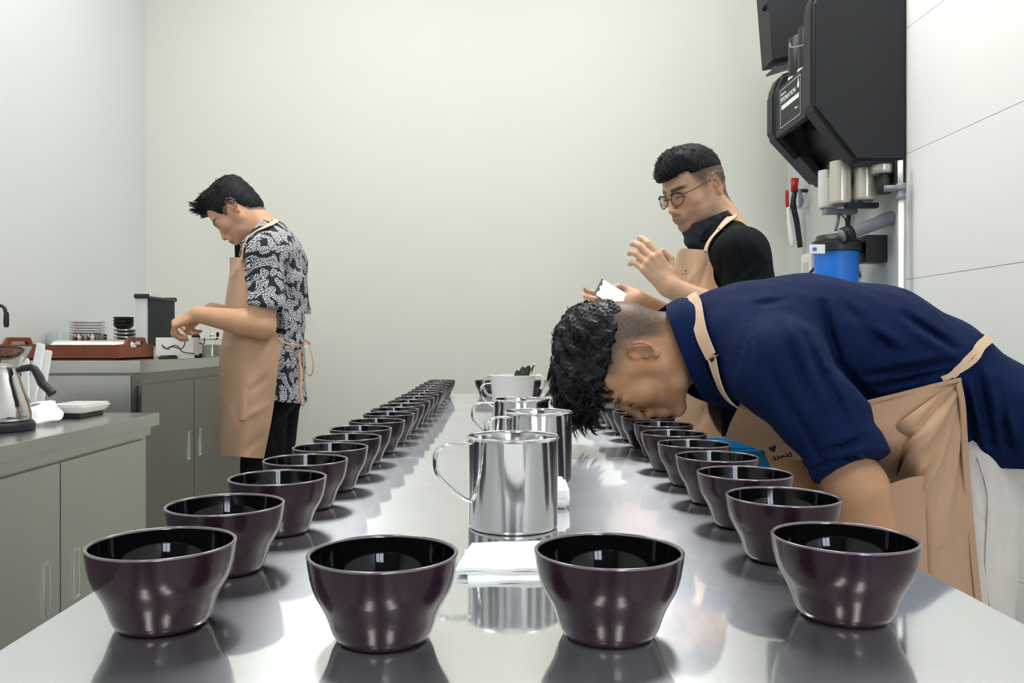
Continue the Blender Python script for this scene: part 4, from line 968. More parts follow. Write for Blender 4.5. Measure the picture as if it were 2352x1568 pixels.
# ================================================== man bending over the bowls
Y3 = 1.53
def man_bending():
    fr = head_frame(at(1461, 824, Y3), math.radians(79), sc=.965)
    xs = axis([(.03, .12, .006), (.12, .42, .0022), (.42, 1.05, .0065)])
    ys = axis([(1.12, 1.435, .006), (1.435, 1.63, .0025), (1.63, 1.97, .007)])
    zs = axis([(-.01, .80, .009), (.80, .86, .005), (.86, 1.16, .0022), (1.16, 1.2, .005)])
    B = Field(xs, ys, zs)
    head(B, fr, at(1625, 770, Y3), .058, ear_g=.86)
    # torso core, arms with hands on the thighs, legs
    T = [at(1625, 775, Y3), at(1720, 780, Y3), at(1850, 790, Y3), at(2000, 820, Y3), at(2130, 890, Y3), at(2215, 960, Y3)]
    B.chain(T, [.06, .085, .095, .09, .085, .075], .03, 1.3)
    for s in (-1, 1):
        yy = lambda d: Y3+s*d
        sh = at(1752, 800, Y3); sh[1] = yy(.17); sh[0] = .46; sh[2] = 1.010
        el = np.array([.566, yy(.25), .818]) if s < 0 else np.array([.635, yy(.25), .815])
        wr = np.array([.625, yy(.20), .600]) if s < 0 else np.array([.685, yy(.20), .60])
        B.cap(sh, el, .050, .043, .02); B.cap(el, el+(wr-el)*.35, .044, .046, .012); B.cap(el+(wr-el)*.35, wr, .046, .027, .012)
        hf = hframe(wr, wr+np.array([.045, -s*.035, -.10]), (-1, 0, -.25)); hand(B, hf, [.25, .25, .28, .3], sgn=-s)
        hip = np.array([.84, yy(.07), .88]); kn = np.array([.812, yy(.105), .49]); an = np.array([.84, yy(.105), .09])
        B.cap(hip, kn, .060, .052, .03); B.cap(kn, an, .050, .036, .015)
        B.cap(an+[0, 0, -.035], an+[-.13, 0, -.055], .032, .026, .02)
    V, Q = B.mesh(); V = relax(V, Q, 1, .35)
    def fade(x, y, z):
        back = sm(.052, .030, x)
        lo = np.interp(x, [-.10, -.05, -.03, .0, .03, .05], [-.075, -.045, .004, .018, .020, .022])
        return back*sm(0, .055, z-lo)*.80
    C = skin_cols(V, fr, SKIN3, fade=fade, beard=.25)
    root = body_root('person', V, Q, C, 'man in navy shirt and tan apron bending low with face in a bowl')
    # hair: thick on top, curls falling forward
    H = Field(axis([(.05, .36, .0030)]), axis([(1.40, 1.66, .0035)]), axis([(.86, 1.18, .0030)])); H.gs = fr.s
    w = fr.w
    H.ell(w((.002, 0, .068)), (.098, .082, .081), fr.R, .01); H.ell(w((.050, 0, .094)), (.070, .070, .058), fr.R, .03); H.ell(w((.095, 0, .088)), (.036, .060, .036), fr.R, .02)
    H.ell(w((-.022, 0, .086)), (.068, .072, .074), fr.R, .02)
    idx, P = H.near(.04); l = fr.loc(P); zb = np.interp(l[:, 0], [-.11, -.06, 0, .05, .075, .10, .14], [.056, .058, .060, .060, .068, .058, .045])
    zb = zb+.005*np.sin(l[:, 0]*160)*np.cos(l[:, 1]*120)
    H.D[idx] = np.maximum(H.D[idx], zb-l[:, 2])
    H.disp(lambda P: .0045*np.sin((fr.loc(P)[:, 0]*170)+3*np.sin(fr.loc(P)[:, 1]*70))*np.cos(fr.loc(P)[:, 2]*140+fr.loc(P)[:, 1]*110)+.002*np.sin(P[:, 0]*420)*np.sin(P[:, 1]*380+P[:, 2]*400))
    v, q = H.mesh(); fast_mesh('hair', v, q, M['hair'], root, label='wavy wet-looking black hair, longer on top')
    Lc = fr.loc(v); sel = np.nonzero(Lc[:, 2] > .064)[0]; sel = rng.choice(sel, 330)
    roots, dirs, lens, bend = [], [], [], []
    cen = fr.w((.0, 0, .05)); fwd, up = fr.R[:, 0], fr.R[:, 2]; lat_ = fr.R[:, 1]
    for i in sel:
        n = unit(v[i]-cen); l = fr.loc(v[i]); roots.append(v[i]-n*.004)
        ft = float(sm(.03, .11, np.array(l[0]))); flow = unit(fwd*.9+lat_*.5*math.sin(l[0]*60+l[1]*40))
        dirs.append(unit(n*.35+flow*.8+rng.normal(0, .18, 3))); lens.append(rng.uniform(.026, .042)*(1+.4*ft)*(.45+.55*float(sm(-.07, .01, np.array(l[0]))))); bend.append(-n*1.7+fwd*.25)
    clumps('hair_locks', roots, dirs, lens, .0008, M['hair'], root, bend, 15, 8, .16, .0065)
    roots, dirs, lens, bend = [], [], [], []
    for k in range(26):
        l = np.array([rng.uniform(.092, .126), rng.uniform(-.060, .060), rng.uniform(.050, .10)]); roots.append(fr.w(l))
        dirs.append(unit(fwd*.7-up*rng.uniform(.2, .8)+rng.normal(0, .15, 3))); lens.append(rng.uniform(.020, .036)); bend.append(-up*1.1+fwd*.1)
    clumps('fringe', roots, dirs, lens, .0006, M['hair'], root, bend, 9, 9, .12, .007)

    # navy shirt
    S = Field(axis([(.30, 1.16, .0050)]), axis([(1.16, 1.92, .0060)]), axis([(.72, 1.20, .0045)]))
    TS = [at(1655, 775, Y3), at(1705, 778, Y3), at(1840, 782, Y3), at(1990, 805, Y3), at(2120, 872, Y3), at(2215, 965, Y3)]
    S.chain(TS, [.082, .100, .116, .118, .112, .112], .03, 1.42)
    S.cap(at(2190, 930, Y3), at(2300, 1035, Y3), .102, .090, .03, 2.0)
    S.cap(at(2250, 960, Y3), at(2390, 1075, Y3), .085, .050, .04, 2.2)
    S.cap(at(2232, 930, Y3), at(2262, 1110, Y3), .083, .083, .03, 2.35)
    for s in (-1, 1):
        y_sh, y_el = Y3+s*.165, Y3+s*.252
        a = np.array([.472, y_sh, .998]); b = np.array([.520, Y3+s*.215, .935]) if s < 0 else np.array([.54, Y3+s*.215, .935])
        c = np.array([.548, y_el, .862]) if s < 0 else np.array([.62, y_el, .855])
        S.cap(np.array([.462, Y3+s*.09, 1.02]), a, .092, .076, .03)
        S.cap(a, b, .076, .069, .025); S.cap(b, c, .068, .053, .02)
        d = unit(c-b); S.cap(c-d*.012, c+d*.030, .0620, .0600, .002); S.cut(c+d*.09, d, .11, -.075)          # rolled cuff
        S.cap(c+d*.055, c+d*.16, .052, .052, .002, 1., '-')
    folds = [(1889, 697, 1925, 834, 10, .010), (1925, 834, 1990, 910, 12, .007), (2190, 830, 1990, 862, 8, .008), (2185, 850, 2020, 888, 7, .007), (2150, 815, 2060, 832, 10, -.006),
             (2077, 722, 2195, 800, 8, .008), (2100, 765, 2185, 812, 12, -.005), (2000, 760, 2040, 800, 16, .008), (1735, 700, 1800, 690, 7, .004), (1740, 712, 1720, 840, 5, .004), (1720, 740, 1690, 850, 5, .004),
             (1792, 748, 1868, 926, 9, .008), (1820, 740, 1900, 930, 10, -.005), (1850, 770, 1925, 960, 8, .007), (1880, 790, 1945, 940, 9, -.005), (1905, 860, 1965, 1030, 8, .008), (1760, 830, 1830, 1000, 11, .005),
             (1800, 900, 1890, 1060, 8, .006), (1930, 940, 1975, 1050, 7, -.005), (1870, 1040, 1985, 1010, 7, .006), (1850, 1080, 1990, 1040, 5, .006),
             (2213, 885, 2240, 1030, 10, .007), (2241, 850, 2276, 1020, 12, .008), (2228, 880, 2262, 1030, 10, -.006), (2270, 860, 2330, 1010, 14, -.006), (2290, 880, 2318, 1030, 10, .008), (1960, 740, 2080, 790, 14, -.005), (1940, 700, 2000, 770, 14, .005)]
    S.disp(crease_fn([(q[0], q[1], q[2], q[3], q[4], q[5]*1.5) for q in folds], 1.50, .06)); S.disp(crease_fn([(1858, 1058, 1990, 1000, 3.5, .009)], 1.4)); S.disp(ripple(.0022, 22, 17, 1.)); S.disp(ripple(.0009, 70, 45, 2.))
    P0 = at(2222, 1082, 1.40); P1 = at(2352, 1056, 1.40); t = P1-P0
    idx, P = S.near(.4)
    hem = P0[2]+(P[:, 0]-P0[0])*t[2]/t[0]; m = P[:, 0] > .70
    S.D[idx] = np.where(m, np.maximum(S.D[idx], hem-P[:, 2]), S.D[idx])
    # neck opening
    S.cap(at(1480, 790, Y3), at(1648, 772, Y3), .060, .055, .006, 1., '-')
    v, q = S.mesh(); v = relax(v, q, 1, .3); shirt = fast_mesh('shirt', v, q, M['navy'], root)
    # collar: stand plus fall, wrapping the neck
    inn = [at(1530, 702, Y3), at(1534, 722, 1.475), at(1553, 778, 1.447), at(1579, 842, 1.452), at(1609, 908, 1.480), at(1650, 930, Y3-.01)]
    mid = [at(1562, 686, Y3), at(1576, 708, 1.468), at(1606, 775, 1.437), at(1634, 840, 1.440), at(1660, 905, 1.470), at(1672, 950, Y3-.01)]
    out = [at(1588, 688, Y3), at(1608, 716, 1.462), at(1640, 790, 1.430), at(1666, 850, 1.432), at(1700, 918, 1.452), at(1692, 975, Y3-.01)]
    mir = lambda r: [np.array([p[0], 2*Y3-p[1], p[2]]) for p in r]
    mid = list(S.hug(mid, .006, True)); out = list(S.hug(out, .005, True))
    sheet('collar', [inn, mid, out], M['navy'], root, 36, 14, .0035); sheet('collar', [mir(inn), mir(mid), mir(out)], M['navy'], root, 36, 14, .0035)
    stand = [at(1560, 716, Y3), at(1570, 735, 1.480), at(1590, 785, 1.460), at(1612, 840, 1.465), at(1640, 895, 1.49)]
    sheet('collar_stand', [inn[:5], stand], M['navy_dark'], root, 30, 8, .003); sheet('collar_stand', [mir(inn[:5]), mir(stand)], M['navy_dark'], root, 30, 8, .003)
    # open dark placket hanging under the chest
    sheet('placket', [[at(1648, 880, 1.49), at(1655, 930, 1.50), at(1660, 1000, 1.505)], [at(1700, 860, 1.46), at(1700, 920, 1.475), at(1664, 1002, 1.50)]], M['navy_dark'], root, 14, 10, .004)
    # apron
    def arow(n, mid_, c, s_=None):
        fm, fn_ = [np.array([mid_[0], 2*Y3-mid_[1], mid_[2]]), np.array([n[0], 2*Y3-n[1], n[2]])]
        return [n, mid_, c, fm, fn_]
    rows = [arow(at(1706, 918, 1.415), at(1680, 965, 1.455), at(1660, 1003, Y3)),
            arow(at(1775, 905, 1.365), at(1745, 975, 1.42), at(1715, 1022, Y3)),
            arow(at(1870, 915, 1.345), at(1835, 1005, 1.39), at(1800, 1046, Y3)),
            arow(at(1985, 926, 1.335), at(1935, 1015, 1.345), at(1900, 1065, Y3)),
            arow(at(2110, 898, 1.330), at(2010, 1030, 1.320), at(1985, 1085, Y3)),
            arow(at(2203, 874, 1.345), at(2075, 1040, 1.310), at(2030, 1120, Y3))]
    wr3 = crease_fn([(2190, 885, 2050, 1000, 9, -.006), (2195, 890, 2095, 1020, 8, .008)], None)
    sheet('apron_bib', rows, M['tan'], root, 60, 60, .003, lambda G: wr3(G)+.002*np.sin(G[..., 0]*38)*np.sin(G[..., 1]*30))
    rows = [arow(at(2203, 874, 1.345), at(2062, 975, 1.305), at(2010, 1060, Y3)),
            arow(at(2214, 930, 1.342), at(2095, 1010, 1.290), at(2025, 1110, Y3)),
            arow(at(2220, 1030, 1.335), at(2110, 1100, 1.280), at(2030, 1180, Y3)),
            arow(at(2229, 1150, 1.325), at(2118, 1200, 1.275), at(2035, 1280, Y3)),
            arow(at(2240, 1270, 1.320), at(2122, 1310, 1.275), at(2035, 1370, Y3)),
            arow(at(2252, 1385, 1.320), at(2126, 1385, 1.275), at(2035, 1420, Y3))]
    fr_ = crease_fn([(2200, 878, 2000, 985, 11, -.007), (2198, 884, 2040, 1060, 10, -.010), (2196, 890, 2080, 1050, 9, .007), (2203, 890, 2050, 1130, 9, .009), (2205, 895, 2105, 1130, 10, -.010), (2206, 900, 2095, 1200, 9, .009),
                     (2208, 905, 2150, 1180, 8, -.007), (2210, 910, 2160, 1250, 8, .007), (2212, 920, 2195, 1300, 7, -.006), (2214, 930, 2215, 1330, 6, .005), (2110, 985, 2075, 1040, 9, .008), (2150, 1040, 2110, 1120, 8, .008)], None)
    sheet('apron_skirt', rows, M['tan'], root, 90, 110, .003, lambda G: fr_(G))
    pk = [[at(2042, 1112, 1.272), at(2085, 1098, 1.268), at(2122, 1092, 1.268)], [at(2045, 1200, 1.268), at(2088, 1210, 1.264), at(2126, 1215, 1.264)], [at(2048, 1290, 1.266), at(2090, 1330, 1.262), at(2130, 1330, 1.264)]]
    sheet('apron_pocket', pk, M['tan'], root, 20, 24, .004)
    # hem stitching edge
    sheet('apron_edge', [[p+np.array([0, -.003, 0]) for p in (at(2204, 874, 1.343), at(2214, 930, 1.338), at(2220, 1030, 1.331), at(2229, 1150, 1.321), at(2240, 1270, 1.316), at(2252, 1385, 1.316))],
                         [p+np.array([0, -.003, 0]) for p in (at(2194, 884, 1.336), at(2203, 935, 1.331), at(2207, 1032, 1.324), at(2215, 1152, 1.315), at(2226, 1272, 1.311), at(2238, 1386, 1.311))]], M['tan'], root, 50, 4, .0025)
    # straps
    st = [at(1583, 676, 1.53), at(1592, 698, 1.47), at(1610, 755, 1.427), at(1640, 818, 1.40), at(1668, 868, 1.395), at(1708, 922, 1.410)]
    def strap(name, P, w_, m, n=36, off=None): 
        P = catmull(P, n)
        if off: P = S.hug(P, off)
        T = np.gradient(P, axis=0); a = np.cross(T, np.array([0., 1, 0])); a = (np.cross(T, S.hug(P, .02)-S.hug(P, 0.)) if off else a); a /= np.linalg.norm(a, axis=1)[:, None]
        sheet(name, [P-a*w_/2, P+a*w_/2], m, root, n, 4, .0025)
    strap('neck_strap', st[:4], .026, M['tan_light'], off=.009); strap('neck_strap', st[3:], .021, M['tan_light'], off=.0085)
    b_ = at(1641, 820, 1.392); tube('strap_slider', [at(1631, 828, 1.392), at(1652, 815, 1.388)], .0032, M['black'], root)
    strap('neck_strap', mir(st), .026, M['tan_light'], off=.009)
    strap('waist_tie', [at(2180, 880, 1.335), at(2196, 855, 1.345), at(2212, 826, 1.395), at(2222, 808, 1.46), at(2224, 796, 1.53), at(2222, 808, 1.60), at(2205, 850, 1.70)], .009, M['tan_light'], off=.0025)
    strap('waist_tie', [at(2206, 877, 1.335), at(2216, 852, 1.345), at(2226, 826, 1.395), at(2230, 812, 1.46), at(2234, 802, 1.53), at(2230, 815, 1.60), at(2215, 855, 1.70)], .008, M['tan_light'], off=.0025)
    strap('waist_tie', [at(1990, 924, 1.333), at(2080, 902, 1.328), at(2150, 884, 1.332), at(2207, 871, 1.340)], .006, M['tan'])
    # heart print near the sagging edge of the bib
    prt(root, at(1775, 1031, 1.385), unit([-.8, 0, -.3]), .0115)
    # trousers
    TR = Field(axis([(.66, 1.04, .006)]), axis([(1.30, 1.76, .006)]), axis([(.03, 1.02, .008)]))
    TR.cap((.87, Y3, .92), (.85, Y3, .84), .085, .085, .03, 1.6)
    for s in (-1, 1):
        hip = np.array([.838, Y3+s*.078, .84]); kn = np.array([.812, Y3+s*.105, .49]); an = np.array([.845, Y3+s*.105, .08])
        TR.cap(hip, kn, .080, .074, .03); TR.cap(kn, an, .076, .064, .02)
    TR.disp(crease_fn([(2238, 1060, 2262, 1190, 5, .006), (2258, 1080, 2268, 1300, 4, .006), (2290, 1090, 2285, 1250, 9, .006), (2240, 1180, 2262, 1200, 5, .006), (2310, 1200, 2290, 1290, 10, .008)], 1.5)); TR.disp(ripple(.0025, 26, 30))
    TR.clip((0, 0, -1), -.055)
    v, q = TR.mesh(); tr = fast_mesh('trousers', v, q, M['khaki'], root)
    tube('side_seam', TR.hug([at(2246, 1052, 1.36), at(2262, 1130, 1.345), at(2268, 1190, 1.345), at(2272, 1300, 1.35), at(2276, 1395, 1.355)], .0005), .0014, M['khaki'], tr, smooth_n=30, n=6)
    for s in (-1, 1):
        y = Y3+s*.105; SF = Field(axis([(.64, .94, .006)]), axis([(y-.07, y+.07, .006)]), axis([(-.01, .14, .006)]))
        SF.cap((.84, y, .06), (.70, y, .045), .045, .036, .03); SF.cap((.72, y, .03), (.86, y, .03), .045, .042, .02); SF.clip((0, 0, -1), -.001); v, q = SF.mesh(); fast_mesh('shoe', v, q, M['shoe'], root)
    return root
def prt(root, c, right, s):
    """small dark heart and scribbled word printed on the apron, facing -Y"""
    up = unit(np.cross(np.array([0, 1., 0]), right)); up = -up if up[2] < 0 else up
    if abs(up[2]) < .5: up = unit(np.cross(right, np.array([0, 1., 0])))
    pts = [(0, -1), (.55, -.3), (.95, .25), (.85, .72), (.45, .85), (0, .45), (-.45, .85), (-.85, .72), (-.95, .25), (-.55, -.3)]
    vs = [c+right*a*s*.55+up*b*s*.55+np.array([0, dy, 0]) for dy in (-.0012, .0008) for a, b in pts]; n = len(pts)
    fs = [tuple(range(n)), tuple(range(2*n-1, n-1, -1))]+[(i, (i+1) % n, n+(i+1) % n, n+i) for i in range(n)]
    raw('printed_heart', vs, fs, M['ink'], root, False)
    P = []
    for k in range(70):
        t = k/69; P.append(c+right*(t*3.0-2.4+.22*math.sin(t*31+.6))*s+up*(-1.45*s+.26*s*math.sin(t*31)*(1+.5*math.sin(t*9))+.35*s*(t-.5))+np.array([0, -.0004, 0]))
    tube('printed_word', P, s*.085, M['ink'], root, n=6)
man_bending()
# ================================================== man in the leaf print shirt at the back left
Y1 = 3.10
def std_sheet_rows(yc, rows):
    """each row: near edge, near middle, centre; mirrored to the far side"""
    return [[n, m_, c, np.array([m_[0], 2*yc-m_[1], m_[2]]), np.array([n[0], 2*yc-n[1], n[2]])] for n, m_, c in rows]
def man_leaf():
    fr = head_frame(at(546, 487, Y1), math.radians(45), sc=.95)
    B = Field(axis([(-1.27, -1.04, .0032), (-1.04, -.83, .0026), (-.83, -.66, .006)]), axis([(2.83, 3.0, .0036), (3.0, 3.2, .0028), (3.2, 3.38, .0045)]),
              axis([(-.01, .98, .009), (.98, 1.20, .0032), (1.20, 1.38, .006), (1.38, 1.70, .0026)]))
    head(B, fr, at(622, 545, Y1), .056, nose=.85)
    T = [at(628, 560, Y1), at(622, 640, Y1), at(612, 760, Y1), at(610, 880, Y1)]
    B.chain(T, [.052, .08, .085, .08], .03, 1.3)
    for s in (-1, 1):
        sh = at(640, 588, Y1); sh[1] = Y1+s*.165
        el = np.array([-.800, Y1+s*.215, at(0, 748, 2.89)[2]]); wr = at(456, 722, 2.93) if s < 0 else np.array([-1.085, 3.21, 1.165])
        B.cap(sh, el, .050, .043, .02); B.cap(el, el+(wr-el)*.3, .046, .046, .015); B.cap(el+(wr-el)*.3, wr, .046, .029, .015)
        tip = wr+np.array([-.15, .02, -.055]) if s < 0 else wr+np.array([-.14, -.03, -.05])
        hf = hframe(wr+unit(wr-el)*.004, tip, (-.22, -.45 if s < 0 else .3, 1)); hand(B, hf, [(.75, 1.1, .6), (.9, 1.1, .6), (1.0, 1.1, .6), (1.1, 1.1, .6)], spread=(.03, .0, -.03, -.06), sgn=(1 if s < 0 else -1)*-1., thumb=((.028, .026, -.020), (.055, .030, -.038), (.078, .020, -.046)))
        hip = np.array([-.822, Y1+s*.07, .88]); kn = np.array([-.845, Y1+s*.095, .50]); an = np.array([-.80, Y1+s*.10, .09])
        B.cap(hip, kn, .062, .050, .03); B.cap(kn, an, .048, .036, .015); B.cap(an+[0, 0, -.035], an+[-.14, 0, -.055], .032, .026, .02)
    V, Q = B.mesh(); V = relax(V, Q, 1, .3)
    def fade(x, y, z):
        lo = np.interp(x, [-.10, -.07, -.045, -.03, .0, .03, .05, .056], [-.080, -.066, -.045, -.0, .02, -.005, .03, .07])
        return sm(.058, .052, x)*sm(-.006, .012, z-lo)*.95
    C = skin_cols(V, fr, SKIN1, fade=fade, beard=.15)
    root = body_root('person', V, Q, C, 'man in black and white leaf print shirt and tan apron at the left')
    H = Field(axis([(-1.16, -.80, .0032)]), axis([(2.98, 3.22, .0040)]), axis([(1.36, 1.74, .0032)])); H.gs = fr.s
    w = fr.w
    H.ell(w((-.008, 0, .044)), (.0985, .079, .090), fr.R, .01); H.ell(w((.030, 0, .052)), (.069, .0695, .070), fr.R, .02); H.ell(w((-.03, 0, .02)), (.072, .072, .074), fr.R, .02); H.ell(w((-.040, 0, -.020)), (.062, .060, .060), fr.R, .02)
    H.ell(w((-.015, 0, .092)), (.085, .062, .048), fr.R, .03)
    H.cap(w((.045, .0, .112)), w((.090, .0, .122)), .030, .017, .02, 1.8); H.cap(w((.090, 0, .108)), w((.098, 0, .085)), .022, .016, .012, 1.9)
    idx, P = H.near(.04); l = fr.loc(P)
    zb = np.interp(l[:, 0], [-.10, -.07, -.045, -.03, -.022, .0, .018, .030, .050, .058, .075, .095, .115], [-.070, -.055, -.035, .000, .028, .032, -.002, -.006, .030, .052, .075, .076, .085])
    H.D[idx] = np.maximum(H.D[idx], zb-l[:, 2])
    H.disp(lambda P: .0016*np.sin(fr.loc(P)[:, 0]*260+3*np.sin(P[:, 1]*90))*np.cos(P[:, 2]*300+P[:, 1]*200))
    v, q = H.mesh(); hm = fast_mesh('hair', v, q, M['hair_short'], root, label='short black hair brushed up at the front')
    Lc = fr.loc(v); sel = rng.choice(np.nonzero((Lc[:, 2] > .085))[0], 260); R_, D_, L_, B_ = [], [], [], []
    cen = fr.w((0, 0, .03)); fwd, up = fr.R[:, 0], fr.R[:, 2]
    for i in sel:
        n = unit(v[i]-cen); l = fr.loc(v[i]); ft = float(sm(.03, .10, np.array(l[0])))
        R_.append(v[i]-n*.004); D_.append(unit(n*.5+fwd*(.7-.3*ft)+up*.5*ft+rng.normal(0, .15, 3))); L_.append(rng.uniform(.012, .020)*(1+.6*ft)); B_.append(fwd*.3-n*.5*(1-ft))
    clumps('hair_locks', R_, D_, L_, .0009, M['hair'], root, B_, 7, 4, .05, .006)

    S = Field(axis([(-1.06, -.62, .0048)]), axis([(2.80, 3.42, .0052)]), axis([(.72, 1.56, .0048)]))
    TS = [at(628, 556, Y1), at(622, 590, Y1), at(628, 650, Y1), at(628, 740, Y1), at(630, 830, Y1)]
    S.chain(TS, [.074, .096, .107, .106, .104], .03, 1.45); S.chain([at(628, 800, Y1), at(634, 930, Y1), at(636, 1000, Y1)], [.103, .106, .110], .03, 1.72)
    for s in (-1, 1):
        y0 = Y1+s*.16; a = at(640, 592, Y1); a[1] = y0; b = np.array([-.792, Y1+s*.208, at(0, 700, 2.89)[2]])
        S.cap(np.array([a[0], Y1+s*.07, a[2]+.02]), a, .078, .068, .03); S.cap(a, b, .063, .062, .03); S.cap(b, b+[0, 0, -.05], .062, .065, .01)
        S.cut(b+np.array([0, 0, -.075]), (-.10, 0, -1), .100, -.066)
        S.cap(b+[0, 0, -.055], b+[-.005, 0, -.12], .054, .058, .002, 1., '-')
    S.disp(crease_fn([(575, 620, 582, 700, 5, .007), (640, 620, 640, 700, 6, -.005), (655, 600, 668, 720, 5, .010), (668, 740, 640, 800, 6, .010), (690, 760, 650, 790, 5, .009), (645, 800, 630, 920, 6, .007), (672, 820, 668, 925, 6, .008), (660, 810, 655, 925, 6, -.005), (600, 575, 570, 640, 5, .005), (625, 740, 655, 770, 5, .007)], 3.1)); S.disp(ripple(.003, 24, 19, .5))
    P0 = at(615, 915, 2.93); P1 = at(700, 940, 2.93); t = P1-P0; idx, P = S.near(.4)
    S.D[idx] = np.maximum(S.D[idx], (P0[2]+(P[:, 0]-P0[0])*t[2]/t[0])-P[:, 2])
    S.cap(at(560, 500, Y1), at(612, 560, Y1), .062, .057, .006, 1., '-')
    v, q = S.mesh(); v = relax(v, q, 1, .3)
    pat = np.stack([v[:, 0]*1.0+.8*(v[:, 1]-Y1), v[:, 2]+.25*v[:, 1], v[:, 0]*0], 1)
    fast_mesh('shirt', v, q, M['leaf'], root, None, pat, label='short-sleeved shirt with black and white leaf print')
    def patsheet(o):
        me = o.data; a = me.attributes.new('pat', 'FLOAT_VECTOR', 'POINT'); c = np.zeros(len(me.vertices)*3, np.float32); me.vertices.foreach_get('co', c); c = c.reshape(-1, 3)
        a.data.foreach_set('vector', np.stack([c[:, 0]+.8*(c[:, 1]-Y1)+.03, c[:, 2]+.25*c[:, 1], c[:, 0]*0], 1).astype(np.float32).ravel())
    mir = lambda r: [np.array([p[0], 2*Y1-p[1], p[2]]) for p in r]
    inn = [at(611, 500, Y1), at(600, 506, 3.045), at(582, 526, 3.018), at(563, 547, 3.03), at(552, 559, 3.07)]
    mid = [at(623, 508, Y1), at(615, 520, 3.035), at(598, 545, 3.0), at(575, 566, 3.01), at(560, 572, 3.06)]
    out = [at(628, 516, Y1), at(622, 530, 3.03), at(606, 556, 2.995), at(582, 582, 3.0), at(566, 590, 3.04)]
    mid = list(S.hug(mid, .005, True)); out = list(S.hug(out, .004, True))
    patsheet(sheet('collar', [inn, mid, out], M['leaf'], root, 30, 10, .003)); patsheet(sheet('collar', [mir(inn), mir(mid), mir(out)], M['leaf'], root, 30, 10, .003))
    sheet('inner_shirt', [[at(546, 562, 3.06), at(545, 565, Y1), at(546, 562, 3.14)], [at(549, 596, 3.05), at(546, 598, Y1), at(549, 596, 3.15)]], M['blackcloth'], root, 10, 6, .02)
    rows = [(at(568, 592, 2.985), at(545, 591, 3.02), at(529, 592, Y1)), (at(571, 640, 2.95), at(545, 640, 2.985), at(527, 640, Y1)), (at(582, 710, 2.925), at(545, 705, 2.965), at(521, 705, Y1)),
            (at(641, 774, 2.922), at(552, 768, 2.925), at(514, 765, Y1)), (at(637, 850, 2.895), at(552, 850, 2.895), at(508, 850, Y1)), (at(626, 950, 2.90), at(550, 950, 2.885), at(505, 950, Y1)), (at(606, 1053, 2.91), at(548, 1048, 2.885), at(503, 1040, Y1))]
    fn = crease_fn([(640, 780, 575, 870, 9, -.006), (640, 790, 600, 860, 8, .006), (570, 900, 610, 870, 7, -.006), (560, 960, 615, 930, 7, .006), (545, 980, 510, 900, 9, .005), (600, 1000, 560, 1040, 8, -.005), (532, 640, 560, 600, 5, .005), (520, 800, 560, 780, 8, .005)], None)
    sheet('apron', std_sheet_rows(Y1, rows), M['tan'], root, 70, 90, .003, lambda G: fn(G)+.003*np.sin(G[..., 2]*26+G[..., 1]*20)*np.sin(G[..., 1]*24))
    sheet('apron_pocket', std_sheet_rows(Y1, [(at(582, 890, 2.889), at(550, 892, 2.886), at(507, 892, 3.1)), (at(580, 960, 2.885), at(549, 965, 2.881), at(504, 965, 3.1))]), M['tan'], root, 30, 14, .003)
    def strap(name, P, w_, m, n=30, off=None):
        P = catmull(P, n); P = S.hug(P, off) if off else P; T = np.gradient(P, axis=0)
        a = np.cross(T, S.hug(P, .02)-S.hug(P, 0.)) if off else np.cross(T, np.array([0, 1., 0])); a /= np.linalg.norm(a, axis=1)[:, None]+1e-9
        sheet(name, [P-a*w_/2, P+a*w_/2], m, root, n, 4, .0022)
    st = [at(634, 516, Y1), at(629, 526, 3.04), at(614, 552, 2.99), at(594, 576, 2.985), at(568, 596, 3.0)]
    strap('neck_strap', st, .020, M['tan_light'], off=.009); strap('neck_strap', mir(st), .020, M['tan_light'], off=.009)
    wt = [at(640, 776, 2.918), at(655, 786, 2.925), at(674, 792, 2.960), at(689, 795, 3.03), at(694, 797, Y1)]
    strap('waist_tie', wt, .009, M['tan_light']); strap('waist_tie', mir(wt), .009, M['tan_light'])
    tube('bow_loop', [at(689, 796, 3.08), at(700, 785, 3.06), at(712, 800, 3.05), at(719, 830, 3.05), at(718, 855, 3.05), at(708, 862, 3.05), at(698, 845, 3.06), at(694, 820, 3.07), at(690, 798, 3.08)], 1, M['tan'], root, smooth_n=50, n=8, flat=(.008, .0025))
    tube('tie_end', [at(689, 796, 3.07), at(688, 820, 3.03), at(692, 860, 3.0), at(691, 900, 2.98), at(696, 932, 2.97)], 1, M['tan'], root, smooth_n=30, n=8, flat=(.010, .0025))
    tube('tie_end', [at(690, 797, 3.09), at(696, 830, 3.08), at(693, 870, 3.07)], 1, M['tan'], root, smooth_n=20, n=8, flat=(.009, .0025))
    TR = Field(axis([(-1.02, -.66, .006)]), axis([(2.86, 3.34, .006)]), axis([(.03, 1.0, .009)]))
    for s in (-1, 1):
        hip = np.array([-.822, Y1+s*.075, .86]); kn = np.array([-.845, Y1+s*.095, .50]); an = np.array([-.81, Y1+s*.10, .08])
        TR.cap(hip, kn, .088, .070, .03); TR.cap(kn, an, .069, .060, .02)
    TR.cap((-.81, Y1-.05, .86), (-.81, Y1+.05, .86), .092, .092, .03)
    TR.disp(crease_fn([(668, 950, 640, 975, 6, .006), (672, 975, 640, 1010, 6, .006), (620, 980, 650, 1060, 7, .005)], 3.1)); TR.disp(ripple(.003, 26, 30)); TR.clip((0, 0, -1), -.055)
    v, q = TR.mesh(); fast_mesh('trousers', v, q, M['trouser_black'], root)
    shoes(root, -.81, Y1, .10)
